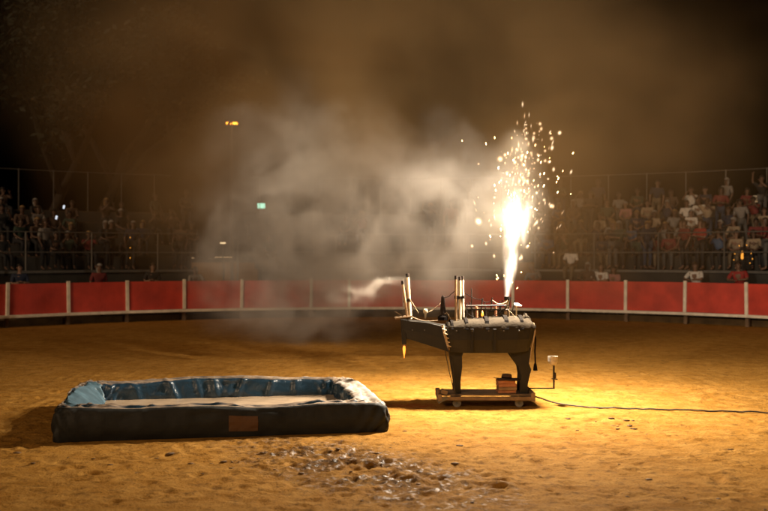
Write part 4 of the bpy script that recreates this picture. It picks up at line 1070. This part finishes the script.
# ------------------------------------------------------------------ smoke
def smoke_volume(name, lo, hi, res, blobs, noise_scale, warp, thr, dens, col, aniso, label, rate=3.0):
    """a grid of smoke: soft puffs broken up by turbulence. blobs: (centre, radii, weight)"""
    me = bpy.data.meshes.new(name); me.from_pydata([lo, hi], [(0, 1)], []); o = bpy.data.objects.new(name, me); COL.objects.link(o)
    ng = bpy.data.node_groups.new(name + '_grid', 'GeometryNodeTree')
    ng.interface.new_socket('Geometry', in_out='INPUT', socket_type='NodeSocketGeometry'); ng.interface.new_socket('Geometry', in_out='OUTPUT', socket_type='NodeSocketGeometry')
    N = ng.nodes; L = ng.links
    go = N.new('NodeGroupOutput'); pos = N.new('GeometryNodeInputPosition').outputs[0]
    def vm(op, a, b=None):
        x = N.new('ShaderNodeVectorMath'); x.operation = op
        for i, v in enumerate((a, b)):
            if v is None: continue
            if isinstance(v, (tuple, list)): x.inputs[i].default_value = v
            else: L.new(v, x.inputs[i])
        return x
    def mth(op, a, b=None):
        x = N.new('ShaderNodeMath'); x.operation = op
        for i, v in enumerate((a, b)):
            if v is None: continue
            if isinstance(v, (int, float)): x.inputs[i].default_value = v
            else: L.new(v, x.inputs[i])
        return x.outputs[0]
    def mrange(v, a, b, c=0.0, d=1.0):
        x = N.new('ShaderNodeMapRange'); x.interpolation_type = 'SMOOTHSTEP'
        for i, q in ((1, a), (2, b), (3, c), (4, d)): x.inputs[i].default_value = q
        L.new(v, x.inputs[0]); return x.outputs[0]
    wz = N.new('ShaderNodeTexNoise'); wz.inputs['Scale'].default_value = noise_scale * .7; wz.inputs['Detail'].default_value = 4; L.new(pos, wz.inputs['Vector'])
    wv = vm('SUBTRACT', wz.outputs['Color'], (.5, .5, .5)); wv2 = vm('MULTIPLY', wv.outputs[0], (warp, warp, warp)); P = vm('ADD', pos, wv2.outputs[0]).outputs[0]
    tot = None
    for c, r, w in blobs:
        d = vm('SUBTRACT', P, c); q = vm('MULTIPLY', d.outputs[0], tuple(1 / v for v in r)); ln = vm('LENGTH', q.outputs[0]).outputs['Value']
        f = mth('MULTIPLY', mrange(ln, 1.0, 0.0), w); tot = f if tot is None else mth('ADD', tot, f)
    nz = N.new('ShaderNodeTexNoise'); nz.inputs['Scale'].default_value = noise_scale; nz.inputs['Detail'].default_value = 6; nz.inputs['Roughness'].default_value = .58; nz.inputs['Distortion'].default_value = .5; L.new(P, nz.inputs['Vector'])
    d = mth('MULTIPLY', mth('MULTIPLY', tot, mrange(nz.outputs['Fac'], thr[0], thr[1], thr[2], 1.0)), dens)
    d = mth('SUBTRACT', d, 0.0015); d = mth('MAXIMUM', d, 0.0)
    vc = N.new('GeometryNodeVolumeCube'); L.new(d, vc.inputs['Density'])
    vc.inputs['Min'].default_value = lo; vc.inputs['Max'].default_value = hi
    for k, v in zip(('X', 'Y', 'Z'), res): vc.inputs['Resolution ' + k].default_value = v
    m = bpy.data.materials.new(name + '_mat'); m.use_nodes = True; nt = m.node_tree; nt.nodes.remove(nt.nodes['Principled BSDF'])
    pv = nt.nodes.new('ShaderNodeVolumePrincipled'); pv.inputs['Color'].default_value = (*col, 1); pv.inputs['Density'].default_value = 1.0; pv.inputs['Anisotropy'].default_value = aniso
    nt.links.new(pv.outputs[0], nt.nodes['Material Output'].inputs['Volume'])
    m.cycles.volume_sampling = 'MULTIPLE_IMPORTANCE'; m.cycles.volume_step_rate = rate
    sm = N.new('GeometryNodeSetMaterial'); sm.inputs['Material'].default_value = m; L.new(vc.outputs[0], sm.inputs['Geometry']); L.new(sm.outputs[0], go.inputs[0])
    md = o.modifiers.new('grid', 'NODES'); md.node_group = ng; me.materials.append(m)
    tag(o, label, 'smoke', kind='stuff')
    return o
def at(px, py, y): return ((px - 384) / 1000 * y, y, CAM_H - (py - 255.5) / 1000 * y)
plume = [(at(442, 203, 18.6), (1.7, 1.3, 1.7), .72), (at(474, 185, 18.6), (.85, .8, 1.2), .40), (at(380, 218, 21.0), (2.4, 1.5, 1.5), .92), (at(315, 162, 21.8), (2.7, 1.8, 2.0), 1.05), (at(270, 225, 23.2), (2.6, 1.9, 2.7), .85),
         (at(300, 290, 25.0), (3.4, 2.1, 1.9), .60), (at(405, 268, 22.6), (2.7, 1.6, 1.4), .7), (at(450, 258, 20.0), (1.3, 1.0, 1.2), .42)]
smoke_volume('smoke', (-8.6, 16.4, 0.05), (4.2, 28.6, 9.0), (142, 134, 98), plume, .88, 2.3, (.42, .60, .06), 1.45, (.96, .92, .86), .1, 'pale grey smoke billowing left from the spark fountain')
glow = [(at(512, 215, 15.1), (.75, .75, 1.6), 1.0), (at(480, 225, 15.5), (1.0, .8, .9), .8)]  # thin smoke added so the sparks get a soft halo
smoke_volume('halo_smoke', (.1, 14.1, 1.5), (3.0, 16.5, 4.7), (48, 40, 52), glow, 1.6, .5, (.35, .65, .4), .028, (.95, .85, .70), .1, 'thin smoke added round the spark fountain for a soft glow', 2.0)
hz = [(at(235, 60, 23), (6.8, 4.0, 4.4), .85), (at(185, 160, 25), (4.6, 3.6, 3.8), .95), (at(420, 60, 21), (6.0, 4.0, 4.0), .46), (at(620, 90, 23), (6.2, 4.0, 4.4), .42), (at(590, 210, 25), (5.4, 3.8, 3.8), .55), (at(440, 190, 22), (5.0, 3.6, 3.6), .6)]  # brown tone of the warm light is put into the haze colour
smoke_volume('smoke_haze', (-12, 15.5, 0.05), (12, 30.0, 13.5), (96, 58, 54), hz, .36, 2.4, (.30, .70, .12), .26, (.86, .60, .30), .1, 'thin smoke haze over the whole ring, its brown colour standing for warm light', 1.2)
wis = [(at(399, 280, 15), (.16, .13, .09), 1.2), (at(388, 283, 15.05), (.26, .18, .14), 1.0), (at(374, 288, 15.15), (.36, .24, .22), .8), (at(356, 297, 15.3), (.48, .32, .32), .55)]
smoke_volume('smoke_wisp', (-1.7, 14.5, .7), (.5, 16.1, 2.4), (96, 64, 72), wis, 3.2, .65, (.42, .64, .0), 2.3, (.9, .84, .76), .1, 'pale wisp of smoke streaming left from the tube on the bull head')
